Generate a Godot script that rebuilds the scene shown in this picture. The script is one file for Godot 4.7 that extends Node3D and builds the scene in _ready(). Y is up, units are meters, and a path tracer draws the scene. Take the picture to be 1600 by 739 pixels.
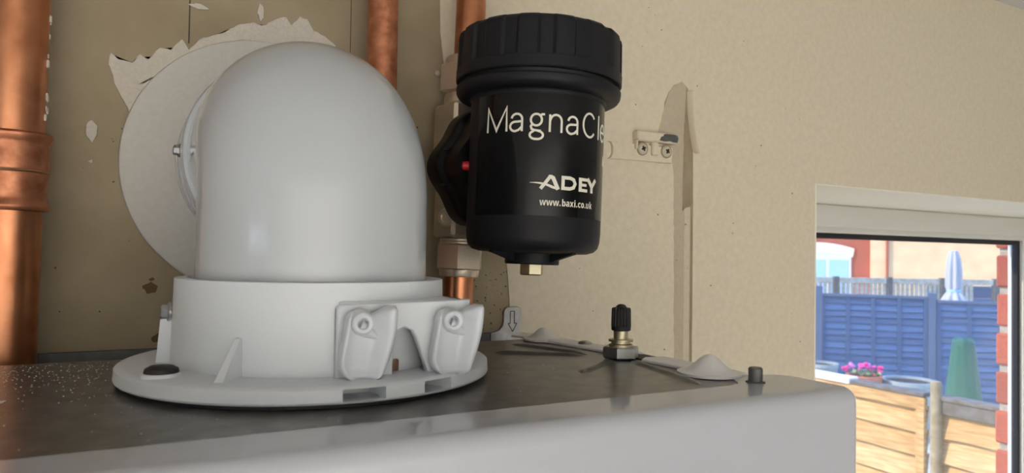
extends Node3D

# Boiler top with flue elbow and magnetic filter, kitchen wall and window behind.
# Heights are measured from the boiler's top plate; Y0 lifts everything so that the floor is y = 0.
const Y0 := 2.05
const WALL_Z := -0.07          # face of the back wall
const CEIL := 0.372            # ceiling above the boiler top
const GROUND := -2.35          # garden below the boiler top
const FX := 0.0762             # flue axis
const FZ := 0.0765
const FY := 0.1074             # height of the flue where it enters the wall

var rng := RandomNumberGenerator.new()
var M := {}
var used := {}


# ---------------------------------------------------------------- geometry
class Geo:
	var t := PackedVector3Array()     # triangles, counter-clockwise seen from outside
	var xf := Transform3D()

	func solid(a: PackedVector3Array) -> void:
		var p := PackedVector3Array()
		p.resize(a.size())
		for i in a.size():
			p[i] = xf * a[i]
		var c := p[0]
		var vol := 0.0
		for i in range(0, p.size(), 3):
			vol += (p[i] - c).dot((p[i + 1] - c).cross(p[i + 2] - c))
		if vol < 0.0:
			for i in range(0, p.size(), 3):
				var k := p[i + 1]
				p[i + 1] = p[i + 2]
				p[i + 2] = k
		t.append_array(p)

	func quad(o: PackedVector3Array, a: Vector3, b: Vector3, c: Vector3, d: Vector3) -> void:
		o.append(a); o.append(b); o.append(c)
		o.append(a); o.append(c); o.append(d)

	func box(lo: Vector3, hi: Vector3, bevel := 0.0, turn := Basis()) -> Geo:
		var c := (lo + hi) / 2.0
		var h := (hi - lo) / 2.0
		var o := PackedVector3Array()
		var b := minf(bevel, minf(h.x, minf(h.y, h.z)) * 0.9)
		if b <= 0.0:
			for ax in 3:
				for s in [-1.0, 1.0]:
					var n := Vector3(); n[ax] = s
					var u := Vector3(); u[(ax + 1) % 3] = 1.0
					var v := Vector3(); v[(ax + 2) % 3] = s
					quad(o, (n - u - v) * h, (n + u - v) * h, (n + u + v) * h, (n - u + v) * h)
		else:
			var P := func(s: Vector3, ax: int) -> Vector3:
				var q := s * (h - Vector3.ONE * b)
				q[ax] += s[ax] * b
				return q
			for ax in 3:
				var a1 := (ax + 1) % 3
				var a2 := (ax + 2) % 3
				for s in [-1.0, 1.0]:
					var q := []
					for e in [[-1, -1], [1, -1], [1, 1], [-1, 1]]:
						var sg := Vector3(); sg[ax] = s; sg[a1] = e[0]; sg[a2] = e[1] * s
						q.append(P.call(sg, ax))
					quad(o, q[0], q[1], q[2], q[3])
				for e in [[-1.0, -1.0], [1.0, -1.0], [1.0, 1.0], [-1.0, 1.0]]:
					var s0 := Vector3(); s0[a1] = e[0]; s0[a2] = e[1]; s0[ax] = -1
					var s1 := s0; s1[ax] = 1
					var q2 := [P.call(s0, a1), P.call(s1, a1), P.call(s1, a2), P.call(s0, a2)]
					if e[0] * e[1] > 0:
						q2.reverse()
					quad(o, q2[0], q2[1], q2[2], q2[3])
			for sx in [-1.0, 1.0]:
				for sy in [-1.0, 1.0]:
					for sz in [-1.0, 1.0]:
						var s3 := Vector3(sx, sy, sz)
						var q3 := [P.call(s3, 0), P.call(s3, 1), P.call(s3, 2)]
						if sx * sy * sz < 0:
							q3.reverse()
						for v in q3: o.append(v)
		# orient every face outwards (a box is convex)
		for i in range(0, o.size(), 3):
			var n2 := (o[i + 1] - o[i]).cross(o[i + 2] - o[i])
			if n2.dot(o[i] + o[i + 1] + o[i + 2]) < 0.0:
				var k := o[i + 1]
				o[i + 1] = o[i + 2]
				o[i + 2] = k
		for i in o.size():
			o[i] = c + turn * o[i]
		solid(o)
		return self

	# rings: closed loops of equal length, joined one to the next; ends capped
	func loft(rings: Array, caps := true, around := false) -> Geo:
		var o := PackedVector3Array()
		var n: int = rings[0].size()
		var m := rings.size()
		for i in (m if around else m - 1):
			var a: PackedVector3Array = rings[i]
			var b: PackedVector3Array = rings[(i + 1) % m]
			for j in n:
				var k := (j + 1) % n
				quad(o, a[j], b[j], b[k], a[k])
		if caps and not around:
			for e in [0, m - 1]:
				var c := Vector3()
				for v in rings[e]: c += v
				c /= n
				for j in n:
					var k := (j + 1) % n
					o.append(c)
					if e == 0:
						o.append(rings[e][j]); o.append(rings[e][k])
					else:
						o.append(rings[e][k]); o.append(rings[e][j])
		solid(o)
		return self

	# profile of (radius, height) turned round the y axis of fr
	func lathe(prof: Array, fr := Transform3D(), segs := 48, closed := false) -> Geo:
		var rings := []
		for p in prof:
			var ring := PackedVector3Array()
			for k in segs:
				var a := TAU * k / segs
				ring.append(fr * Vector3(p[0] * sin(a), p[1], p[0] * cos(a)))
			rings.append(ring)
		return loft(rings, true, closed)

	# circles swept along a path
	func tube(path: Array, radius: float, segs := 24, radii := []) -> Geo:
		var rings := []
		var side := Vector3()
		for i in path.size():
			var d: Vector3 = (path[mini(i + 1, path.size() - 1)] - path[maxi(i - 1, 0)]).normalized()
			if i == 0:
				side = d.cross(Vector3(0.31, 0.2, 0.93)).normalized()
			side = (side - d * side.dot(d)).normalized()
			var up := d.cross(side)
			var ring := PackedVector3Array()
			var rr: float = radii[i] if radii.size() else radius
			for k in segs:
				var a := TAU * k / segs
				ring.append(path[i] + (side * cos(a) + up * sin(a)) * rr)
			rings.append(ring)
		return loft(rings)

	# outline in the xy plane of fr, from z0 to z1; bevel rounds the z1 edge
	func prism(poly: PackedVector2Array, z0: float, z1: float, fr := Transform3D(), bevel := 0.0) -> Geo:
		var idx := Geometry2D.triangulate_polygon(poly)
		var n := poly.size()
		var top := PackedVector2Array()
		var area := 0.0
		for i in n:
			area += poly[i].cross(poly[(i + 1) % n])
		var sgn := signf(area)
		for i in n:
			var a := (poly[i] - poly[(i + n - 1) % n]).normalized()
			var b := (poly[(i + 1) % n] - poly[i]).normalized()
			var nn := (Vector2(-a.y, a.x) + Vector2(-b.y, b.x)) * sgn
			top.append(poly[i] + nn.normalized() * bevel)
		var o := PackedVector3Array()
		for i in range(0, idx.size(), 3):
			for q in [idx[i], idx[i + 1], idx[i + 2]]:
				o.append(Vector3(top[q].x, top[q].y, z1))
		# make the caps agree with the walls before solid() orients the lot
		var f := (o[1] - o[0]).cross(o[2] - o[0]).z if o.size() else 1.0
		for i in range(0, idx.size(), 3):
			for q in [idx[i], idx[i + 2], idx[i + 1]]:
				o.append(Vector3(poly[q].x, poly[q].y, z0))
		var ccw := f > 0.0
		var levels := [[poly, z0], [poly, z1 - bevel * signf(z1 - z0)], [top, z1]] if bevel > 0.0 else [[poly, z0], [poly, z1]]
		for l in levels.size() - 1:
			var A: PackedVector2Array = levels[l][0]
			var B: PackedVector2Array = levels[l + 1][0]
			for i in n:
				var j := (i + 1) % n
				var p0 := Vector3(A[i].x, A[i].y, levels[l][1])
				var p1 := Vector3(A[j].x, A[j].y, levels[l][1])
				var p2 := Vector3(B[j].x, B[j].y, levels[l + 1][1])
				var p3 := Vector3(B[i].x, B[i].y, levels[l + 1][1])
				if (sgn > 0.0) == ccw:
					quad(o, p0, p1, p2, p3)
				else:
					quad(o, p0, p3, p2, p1)
		if z1 < z0:
			pass
		for i in o.size():
			o[i] = fr * o[i]
		solid(o)
		return self

	func mesh(base: Vector3, crease := 38.0) -> ArrayMesh:
		var n := t.size()
		var fn := PackedVector3Array()
		fn.resize(n / 3)
		var at := {}
		for i in range(0, n, 3):
			fn[i / 3] = (t[i + 1] - t[i]).cross(t[i + 2] - t[i])
			for j in 3:
				var key := Vector3i((t[i + j] * 50000.0).round())
				if at.has(key): at[key].append(i / 3)
				else: at[key] = [i / 3]
		var lim := cos(deg_to_rad(crease))
		var V := PackedVector3Array()
		var N := PackedVector3Array()
		for i in range(0, n, 3):
			var f := fn[i / 3]
			if f.length_squared() < 1e-24:
				continue
			var fu := f.normalized()
			for j in [0, 2, 1]:
				var s := Vector3()
				for k in at[Vector3i((t[i + j] * 50000.0).round())]:
					var g := fn[k]
					if g.length_squared() > 1e-24 and g.normalized().dot(fu) > lim:
						s += g
				V.append(t[i + j] - base)
				N.append(s.normalized() if s.length_squared() > 1e-24 else fu)
		var arr := []
		arr.resize(Mesh.ARRAY_MAX)
		arr[Mesh.ARRAY_VERTEX] = V
		arr[Mesh.ARRAY_NORMAL] = N
		var m := ArrayMesh.new()
		m.add_surface_from_arrays(Mesh.PRIMITIVE_TRIANGLES, arr)
		return m


# ---------------------------------------------------------------- objects
func numbered(called: String) -> String:
	var n: int = used.get(called, 0)
	used[called] = n + 1
	return called if n == 0 else "%s_%03d" % [called, n]

func thing(called: String, label: String, category: String, at: Vector3, group := "") -> Node3D:
	var o := Node3D.new()
	o.name = numbered(called)
	o.position = at + Vector3(0, Y0, 0)
	add_child(o)
	o.set_meta("label", label)
	o.set_meta("category", category)
	o.set_meta("base", at)
	if group: o.set_meta("group", group)
	return o

func part(called: String, g: Geo, m: Material, parent: Node3D, crease := 38.0, label := "", kind := "") -> MeshInstance3D:
	var base: Vector3 = parent.get_meta("base")
	var o := MeshInstance3D.new()
	o.mesh = g.mesh(base, crease)
	o.material_override = m
	var n := 0
	var nm := called
	while parent.has_node(NodePath(nm)):
		n += 1
		nm = "%s_%03d" % [called, n]
	o.name = nm
	parent.add_child(o, true)
	o.set_meta("base", base)
	if label: o.set_meta("label", label)
	if kind: o.set_meta("kind", kind)
	return o

func struct(called: String, g: Geo, m: Material, label: String, category: String, crease := 38.0) -> MeshInstance3D:
	var o := MeshInstance3D.new()
	o.mesh = g.mesh(Vector3.ZERO, crease)
	o.material_override = m
	o.name = called
	o.position = Vector3(0, Y0, 0)
	add_child(o)
	o.set_meta("base", Vector3.ZERO)
	o.set_meta("kind", "structure")
	o.set_meta("label", label)
	o.set_meta("category", category)
	return o

func at_node(o: Node3D) -> Vector3:
	return o.get_meta("base")

func noise_tex(freq: float, lo: Color, hi: Color, octaves := 4, sd := 1, size := 512, kind := FastNoiseLite.TYPE_SIMPLEX_SMOOTH) -> NoiseTexture2D:
	var f := FastNoiseLite.new()
	f.seed = sd
	f.noise_type = kind
	f.frequency = freq
	f.fractal_octaves = octaves
	var t := NoiseTexture2D.new()
	t.width = size
	t.height = size
	t.seamless = true
	t.noise = f
	var g := Gradient.new()
	g.offsets = PackedFloat32Array([0.0, 1.0])
	g.colors = PackedColorArray([lo, hi])
	t.color_ramp = g
	return t

func mat(c: Color, rough := 0.5, metal := 0.0, spec := 0.5) -> StandardMaterial3D:
	var m := StandardMaterial3D.new()
	m.albedo_color = c
	m.roughness = rough
	m.metallic = metal
	m.metallic_specular = spec
	return m

# noise colour and relief; tile = metres that one repeat covers
func grainy(m: StandardMaterial3D, tile: float, tex: Texture2D, bump: Texture2D = null, depth := 0.0) -> StandardMaterial3D:
	m.albedo_texture = tex
	m.uv1_triplanar = true
	m.uv1_world_triplanar = true
	m.uv1_scale = Vector3.ONE / tile
	if bump:
		m.heightmap_enabled = true
		m.heightmap_texture = bump
		m.heightmap_scale = depth
	return m

func rgb8(r: float, g: float, b: float) -> Color:
	return Color(r / 255.0, g / 255.0, b / 255.0)

func basis_y(d: Vector3) -> Basis:      # a basis whose y axis is d
	var y := d.normalized()
	var x := y.cross(Vector3(0.12, 0.3, 0.95)).normalized()
	return Basis(x, y, x.cross(y))

func mm(list: Array) -> PackedVector2Array:   # millimetres to an outline in metres
	var p := PackedVector2Array()
	for i in range(0, list.size(), 2):
		p.append(Vector2(list[i], list[i + 1]) / 1000.0)
	return p

# the same outline with a rough torn edge
func torn(p: PackedVector2Array, amount: float, step := 0.0015) -> PackedVector2Array:
	var o := PackedVector2Array()
	for i in p.size():
		var a := p[i]
		var b := p[(i + 1) % p.size()]
		var n := maxi(1, int(a.distance_to(b) / step))
		for k in n:
			var q := a.lerp(b, float(k) / n)
			o.append(q + Vector2(rng.randf_range(-1, 1), rng.randf_range(-1, 1)) * amount)
	return o

func rect2(x0: float, y0: float, x1: float, y1: float) -> PackedVector2Array:
	return PackedVector2Array([Vector2(x0, y0), Vector2(x1, y0), Vector2(x1, y1), Vector2(x0, y1)])


func materials() -> void:
	var speck := noise_tex(0.03, Color(0.955, 0.95, 0.94), Color(1, 1, 1), 4, 3)
	var fine := noise_tex(0.05, Color(0, 0, 0), Color(1, 1, 1), 4, 5)
	var blotch := noise_tex(0.008, Color(0.87, 0.855, 0.83), Color(1, 1, 1), 5, 8)
	M.plaster = grainy(mat(rgb8(166, 152, 126), 0.85), 0.35, blotch, fine, 0.02)
	M.paint = grainy(mat(rgb8(222, 211, 188), 0.7), 0.12, speck, fine, 0.012)
	M.bare = grainy(mat(rgb8(208, 197, 176), 0.85), 0.12, speck, fine, 0.03)
	M.bare_dark = grainy(mat(rgb8(166, 150, 126), 0.9), 0.1, blotch, fine, 0.03)
	M.bare_mid = grainy(mat(rgb8(192, 180, 158), 0.85), 0.12, speck, fine, 0.03)
	M.filler = grainy(mat(rgb8(205, 198, 186), 0.9), 0.06, speck, fine, 0.03)
	M.stain = mat(rgb8(104, 80, 54), 0.8)
	M.stain_light = mat(rgb8(150, 126, 92), 0.85)
	M.pencil = mat(rgb8(70, 66, 60), 0.8)
	M.speck = mat(rgb8(92, 74, 52), 0.85)
	M.ceiling = mat(rgb8(225, 224, 220), 0.8)
	M.floor = grainy(mat(rgb8(176, 160, 140), 0.5), 0.8, blotch)
	M.white_plastic = mat(rgb8(203, 207, 212), 0.35)
	M.white_gloss = mat(rgb8(186, 190, 193), 0.1)
	M.white_matt = mat(rgb8(208, 212, 216), 0.42)
	M.rubber_white = grainy(mat(rgb8(198, 195, 188), 0.65), 0.08, speck)
	M.enamel = mat(rgb8(183, 185, 191), 0.1)
	M.strip = mat(rgb8(226, 224, 222), 0.4)
	M.plate = grainy(mat(rgb8(120, 118, 115), 0.3), 0.09, noise_tex(0.012, Color(0.72, 0.72, 0.73), Color(1, 1, 1), 5, 21))
	M.plate.metallic = 0.35
	M.dust = mat(rgb8(200, 194, 184), 0.9)
	M.black_rubber = mat(rgb8(22, 20, 22), 0.55)
	M.black_matt = mat(rgb8(25, 25, 29), 0.5, 0.0, 0.35)
	M.black_gloss = mat(rgb8(12, 12, 13), 0.1, 0.0, 0.4)
	M.black_ring = mat(rgb8(13, 13, 15), 0.3, 0.0, 0.35)
	M.print = mat(rgb8(226, 222, 206), 0.5)
	M.red = mat(rgb8(190, 30, 36), 0.4)
	M.copper = grainy(mat(rgb8(224, 158, 118), 0.3, 0.95), 0.12, noise_tex(0.008, Color(0.74, 0.68, 0.64), Color(1, 1, 1), 5, 31))
	M.copper_dull = grainy(mat(rgb8(222, 156, 120), 0.42, 0.85), 0.07, noise_tex(0.012, Color(0.68, 0.60, 0.56), Color(1, 1, 1), 5, 33))
	M.solder = mat(rgb8(196, 160, 128), 0.35, 1.0)
	M.nickel = grainy(mat(rgb8(226, 212, 192), 0.42, 0.85), 0.03, speck)
	M.zinc = grainy(mat(rgb8(176, 178, 178), 0.38, 1.0), 0.05, blotch)
	M.zinc_dark = grainy(mat(rgb8(112, 114, 114), 0.5, 0.7), 0.05, blotch)
	M.steel = mat(rgb8(188, 190, 192), 0.3, 1.0)
	M.brass = mat(rgb8(196, 186, 158), 0.35, 1.0)
	M.engrave = mat(rgb8(52, 54, 54), 0.7)
	M.upvc = mat(rgb8(214, 212, 204), 0.35)
	M.upvc_cream = mat(rgb8(240, 237, 216), 0.6)
	M.seal = mat(rgb8(22, 22, 26), 0.6)
	M.glass = mat(Color(0.95, 0.98, 0.98, 0.06), 0.02)
	M.glass.metallic_specular = 0.22
	M.glass.transparency = BaseMaterial3D.TRANSPARENCY_ALPHA
	M.brick = grainy(mat(rgb8(196, 92, 66), 0.85), 0.06, blotch, fine, 0.15)
	M.brick_dark = grainy(mat(rgb8(178, 82, 60), 0.85), 0.06, blotch, fine, 0.15)
	M.mortar = grainy(mat(rgb8(186, 176, 160), 0.9), 0.05, blotch, fine, 0.1)
	var wood := noise_tex(0.01, Color(0.78, 0.70, 0.60), Color(1, 1, 1), 5, 41)
	M.wood = []
	for c in [rgb8(226, 188, 126), rgb8(218, 178, 116), rgb8(232, 198, 140)]:
		var w := grainy(mat(c, 0.8), 0.5, wood)
		w.uv1_scale = Vector3(2, 14, 1.2)
		M.wood.append(w)
	M.wood_post = grainy(mat(rgb8(176, 164, 130), 0.85), 0.3, wood)
	M.wood_grey = grainy(mat(rgb8(122, 118, 112), 0.85), 0.3, wood)
	M.capping_white = mat(rgb8(240, 240, 240), 0.6)
	M.pale_wood = grainy(mat(rgb8(214, 210, 190), 0.85), 0.6, wood)
	M.blue = []
	for c in [rgb8(56, 88, 124), rgb8(51, 81, 115), rgb8(63, 96, 132)]:
		M.blue.append(grainy(mat(c, 0.55), 0.9, speck))
	M.blue_post = mat(rgb8(74, 92, 114), 0.7)
	M.green = grainy(mat(rgb8(22, 100, 76), 0.5), 0.25, blotch, fine, 0.6)
	M.canvas = grainy(mat(rgb8(186, 184, 180), 0.7), 0.3, speck)
	M.canvas_grey = mat(rgb8(128, 132, 138), 0.75)
	M.canvas_blue = mat(rgb8(160, 200, 226), 0.7)
	M.house_orange = grainy(mat(rgb8(252, 208, 154), 0.9), 2.5, blotch)
	M.house_red = grainy(mat(rgb8(182, 96, 72), 0.9), 2.5, blotch)
	M.house_pale = mat(rgb8(236, 222, 196), 0.85)
	M.roof = mat(rgb8(120, 84, 70), 0.85)
	M.terracotta = mat(rgb8(188, 112, 78), 0.8)
	M.stone_pot = grainy(mat(rgb8(168, 176, 168), 0.85), 0.3, blotch)
	M.soil = mat(rgb8(60, 50, 44), 0.95)
	M.pink = [mat(rgb8(226, 60, 130), 0.7), mat(rgb8(216, 130, 190), 0.7), mat(rgb8(232, 80, 150), 0.7)]
	M.leaf = mat(rgb8(150, 170, 110), 0.7)
	M.grass = grainy(mat(rgb8(206, 200, 184), 0.95), 1.0, blotch)
	M.lamp = mat(rgb8(250, 246, 238), 0.5)
	M.lamp.emission_enabled = true
	M.lamp.emission = Color(1.0, 0.94, 0.84)
	M.lamp.emission_energy_multiplier = 1.0
	M.nozzle = mat(rgb8(120, 92, 70), 0.6)


func _ready() -> void:
	rng.seed = 7
	# ---- camera
	var cam := Camera3D.new()
	cam.name = "camera"
	cam.near = 0.02
	cam.far = 200.0
	add_child(cam)
	cam.transform = Transform3D(Basis(Vector3(0.878153, 0.016263, 0.478103), Vector3(-0.024979, 0.999617, 0.011877), Vector3(-0.477727, -0.022373, 0.878223)), Vector3(0, Y0 + 0.05654, 0.40441))
	var lens := CameraAttributesPhysical.new()
	lens.frustum_focal_length = 36.04
	lens.frustum_focus_distance = 0.42
	lens.exposure_aperture = 28.0
	lens.frustum_near = 0.02
	lens.frustum_far = 200.0
	cam.attributes = lens
	cam.fov = 36.83
	cam.current = true
	# ---- sky, sun, exposure
	var we := WorldEnvironment.new()
	we.name = "environment"
	var env := Environment.new()
	env.background_mode = Environment.BG_SKY
	var sky := Sky.new()
	var sm := ProceduralSkyMaterial.new()
	sm.sky_top_color = Color(0.36, 0.52, 0.80)
	sm.sky_horizon_color = Color(0.82, 0.88, 0.95)
	sm.ground_bottom_color = Color(0.30, 0.29, 0.27)
	sm.ground_horizon_color = Color(0.45, 0.45, 0.43)
	sm.sky_energy_multiplier = 2.0
	sky.sky_material = sm
	env.sky = sky
	env.tonemap_mode = Environment.TONE_MAPPER_LINEAR
	env.tonemap_exposure = 1.0
	env.sdfgi_enabled = true
	env.ssao_enabled = true
	env.ssil_enabled = true
	we.environment = env
	add_child(we)
	var sun := DirectionalLight3D.new()
	sun.name = "sun"
	sun.light_energy = 1.5
	sun.light_color = Color(1.0, 0.95, 0.86)
	sun.light_angular_distance = 0.6
	sun.shadow_enabled = true
	sun.sky_mode = DirectionalLight3D.SKY_MODE_LIGHT_ONLY
	add_child(sun)
	sun.look_at_from_position(Vector3(-0.72, 0.58, -0.38), Vector3.ZERO)
	materials()
	room()
	window_and_garden_wall()
	boiler()
	wall_details()
	pipes()
	filter()
	flue()
	garden()


# ---------------------------------------------------------------- room
const LAMP_E := 2.5      # the floor lamps
const RX0 := -1.6
const RX1 := 2.3
const RZ1 := 1.9
const WX0 := 0.5988      # window opening
const WX1 := 1.40
const WY0 := -1.0
const WY1 := 0.1295
const OUT_Z := -0.315

func room() -> void:
	var f := -Y0
	struct("floor", Geo.new().box(Vector3(RX0 - 0.2, f - 0.15, OUT_Z), Vector3(RX1 + 0.2, f, RZ1 + 0.2)), M.floor, "plain beige kitchen floor", "floor")
	struct("ceiling", Geo.new().box(Vector3(RX0 - 0.2, CEIL, OUT_Z), Vector3(RX1 + 0.2, CEIL + 0.2, RZ1 + 0.2)), M.ceiling, "pale plain ceiling above the window wall", "ceiling")
	var g := Geo.new()
	g.box(Vector3(RX0 - 0.2, f, OUT_Z), Vector3(WX0, CEIL, WALL_Z))
	g.box(Vector3(WX1, f, OUT_Z + 0.1025), Vector3(RX1 + 0.2, CEIL, WALL_Z))
	g.box(Vector3(WX0, WY1 + 0.001, OUT_Z), Vector3(WX1, CEIL, WALL_Z))
	g.box(Vector3(WX0, f, OUT_Z), Vector3(WX1, WY0 - 0.02, WALL_Z))
	struct("wall_back", g, M.plaster, "bare tan plaster and cream painted wall behind boiler", "wall")
	# left wall with a window opening that lets daylight in
	g = Geo.new()
	g.box(Vector3(RX0 - 0.2, f, WALL_Z), Vector3(RX0, CEIL, 0.45))
	g.box(Vector3(RX0 - 0.2, f, 1.25), Vector3(RX0, CEIL, RZ1))
	g.box(Vector3(RX0 - 0.2, 0.12, 0.45), Vector3(RX0, CEIL, 1.25))
	g.box(Vector3(RX0 - 0.2, f, 0.45), Vector3(RX0, -1.0, 1.25))
	struct("wall_left", g, M.ceiling, "white side wall with a window opening", "wall")
	struct("wall_right", Geo.new().box(Vector3(RX1, f, WALL_Z), Vector3(RX1 + 0.2, CEIL, RZ1)), M.ceiling, "white wall at the far right", "wall")
	struct("wall_front", Geo.new().box(Vector3(RX0 - 0.2, f, RZ1), Vector3(RX1 + 0.2, CEIL, RZ1 + 0.2)), M.ceiling, "white wall behind the viewer", "wall")
	# two floor lamps behind the viewer, turned to the wall: the lit wall lights the boiler softly
	wall_washer(Vector3(-0.85, -Y0, 0.95), "left")
	wall_washer(Vector3(0.15, -Y0, 1.0), "right")


func wall_washer(at: Vector3, side: String) -> void:
	var o := thing("floor_lamp", "slim floor lamp with its cone shade turned to the wall, %s one of two" % side, "lamp", at, "floor lamps")
	var fr := Transform3D(Basis(), at)
	part("base", Geo.new().lathe([[0.0001, 0.0], [0.14, 0.0], [0.14, 0.012], [0.02, 0.022], [0.0001, 0.022]], fr, 40), M.zinc_dark, o)
	part("pole", Geo.new().lathe([[0.011, 0.02], [0.011, 1.62], [0.0001, 1.62]], fr, 20), M.zinc_dark, o)
	var hf := Transform3D(Basis(Vector3(1, 0, 0), Vector3(0, 0, 1), Vector3(0, -1, 0)), at + Vector3(0, 1.60, 0.02))
	part("lamp_shade", Geo.new().lathe([[0.012, -0.02], [0.05, 0.0], [0.11, 0.12], [0.107, 0.121], [0.047, 0.004], [0.012, -0.015]], hf, 48, true), M.white_matt, o)
	part("bulb", Geo.new().lathe([[0.0001, 0.0], [0.02, 0.005], [0.042, 0.05], [0.046, 0.075], [0.036, 0.10], [0.0001, 0.112]], hf, 28), M.lamp, o)
	var l := SpotLight3D.new()
	l.name = "bulb_light"
	l.light_color = Color(1.0, 0.985, 0.965)
	l.light_energy = LAMP_E
	l.light_size = 0.04
	l.spot_angle = 68.0
	l.spot_angle_attenuation = 0.7
	l.spot_range = 12.0
	l.spot_attenuation = 2.0
	l.shadow_enabled = true
	o.add_child(l)
	l.position = Vector3(0, 1.60, 0.02 + 0.07)
	l.rotation_degrees = Vector3(0, 180, 0)


func window_and_garden_wall() -> void:
	var wb: Node3D = get_node("wall_back")
	# cream paint coat: a thin skin with the outline of the unpainted areas left out
	var p := PackedVector2Array()
	for v in mm([193, 372, 195, 256, 196, 215, 200, 188, 214, 147, 241, 87, 253, 52, 254.7, 39, 256.9, 15, 259.5, -9, 262, -300, 262, -2050, 418.9, -2050, 418.9, -32]):
		p.append(v)
	var left_edge := mm([418.9, -32.9, 417.5, 60, 416.6, 128, 414, 137, 397.6, 158, 401, 170, 403, 177, 405.6, 188, 409, 197, 415.5, 204.4, 424.9, 208.4, 431.6, 203.5])
	for i in left_edge.size() - 1:
		var n := maxi(1, int(left_edge[i].distance_to(left_edge[i + 1]) / 0.004))
		for k in n:
			p.append(left_edge[i].lerp(left_edge[i + 1], float(k) / n) + Vector2(rng.randf_range(-0.5, 0.5), 0) * 0.001)
	for v in mm([431.6, 203, 433.2, 197, 436.5, 175, 438.4, 146, 439, 102, 439.4, -34, 439.5, -2050]):
		p.append(v)
	p.append(Vector2(WX0, -2.05)); p.append(Vector2(WX0, CEIL))
	var z0 := WALL_Z - 0.0002
	var z1 := WALL_Z + 0.0007
	var g := Geo.new()
	g.prism(p, z0, z1)
	g.prism(rect2(WX0, WY1, WX1, CEIL), z0, z1)
	g.prism(rect2(WX1, -2.05, RX1, CEIL), z0, z1)
	g.prism(rect2(WX0, -2.05, WX1, WY0 - 0.02), z0, z1)
	part("paint_coat", g, M.paint, wb)
	# reveal lining
	g = Geo.new()
	g.box(Vector3(WX0, WY1 - 0.0008, -0.237), Vector3(WX1, WY1 + 0.001, WALL_Z + 0.0006))
	g.box(Vector3(WX1 - 0.004, WY0, -0.237), Vector3(WX1 + 0.001, WY1, WALL_Z + 0.0006))
	g.box(Vector3(WX0 - 0.001, WY0, -0.237), Vector3(WX0 + 0.002, WY1, WALL_Z + 0.0006))
	part("reveal_lining", g, M.upvc_cream, wb)
	part("window_board", Geo.new().box(Vector3(WX0 - 0.04, WY0 - 0.02, -0.24), Vector3(WX1 + 0.04, WY0, WALL_Z + 0.03), 0.004), M.upvc, wb)
	# window frame, bead, seal, pane
	var w := thing("window_1", "white plastic kitchen window with black seal, right of boiler", "window", Vector3(1.0, WY0, -0.26))
	w.set_meta("kind", "structure")
	var X0 := WX0
	var X1 := WX1 - 0.002
	var frame := func(o: Rect2, i: Rect2, za: float, zb: float, bev := 0.0015) -> Geo:
		var gg := Geo.new()
		gg.box(Vector3(o.position.x, o.position.y, za), Vector3(i.position.x, o.end.y, zb), bev)
		gg.box(Vector3(i.end.x, o.position.y, za), Vector3(o.end.x, o.end.y, zb), bev)
		gg.box(Vector3(i.position.x, i.end.y, za), Vector3(i.end.x, o.end.y, zb), bev)
		gg.box(Vector3(i.position.x, o.position.y, za), Vector3(i.end.x, i.position.y, zb), bev)
		return gg
	var R := func(x0: float, y0: float, x1: float, y1: float) -> Rect2: return Rect2(x0, y0, x1 - x0, y1 - y0)
	part("frame", frame.call(R.call(X0, WY0, X1, WY1 - 0.0008), R.call(X0 + 0.03, WY0 + 0.035, 1.380, 0.0985), -0.285, -0.236), M.upvc, w)
	part("glazing_bead", frame.call(R.call(X0 + 0.028, WY0 + 0.033, 1.384, 0.1), R.call(X0 + 0.04, WY0 + 0.045, 1.3445, 0.0905), -0.262, -0.242), M.upvc, w)
	part("seal", frame.call(R.call(X0 + 0.038, WY0 + 0.043, 1.3455, 0.0915), R.call(X0 + 0.048, WY0 + 0.053, 1.3375, 0.0828), -0.258, -0.248, 0.0008), M.seal, w)
	part("pane", Geo.new().box(Vector3(X0 + 0.042, WY0 + 0.047, -0.2555), Vector3(1.343, 0.09, -0.2535)), M.glass, w)
	part("outer_bead", frame.call(R.call(X0 + 0.02, WY0 + 0.02, 1.385, 0.12), R.call(X0 + 0.046, WY0 + 0.05, 1.360, 0.098), -0.272, -0.259), M.upvc, w)
	# outer leaf to the right of the window: mortar core and single bricks at the corner
	part("mortar_bed", Geo.new().box(Vector3(1.406, -2.05, OUT_Z + 0.004), Vector3(RX1 + 0.2, CEIL, OUT_Z + 0.1025)), M.mortar, wb)
	for k in 17:
		var y1 := 0.0655 + 0.0705 * (3 - k)
		var long: float = 0.215 if k % 2 == 0 else 0.1025
		var jx: float = rng.randf_range(-0.002, 0.002)
		var b := Geo.new()
		b.box(Vector3(1.400 + jx, y1 - 0.0575, OUT_Z + rng.randf_range(-0.001, 0.001)), Vector3(1.4 + long, y1, OUT_Z + 0.1), 0.003)
		part("brick", b, M.brick if k % 3 else M.brick_dark, wb)


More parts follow.
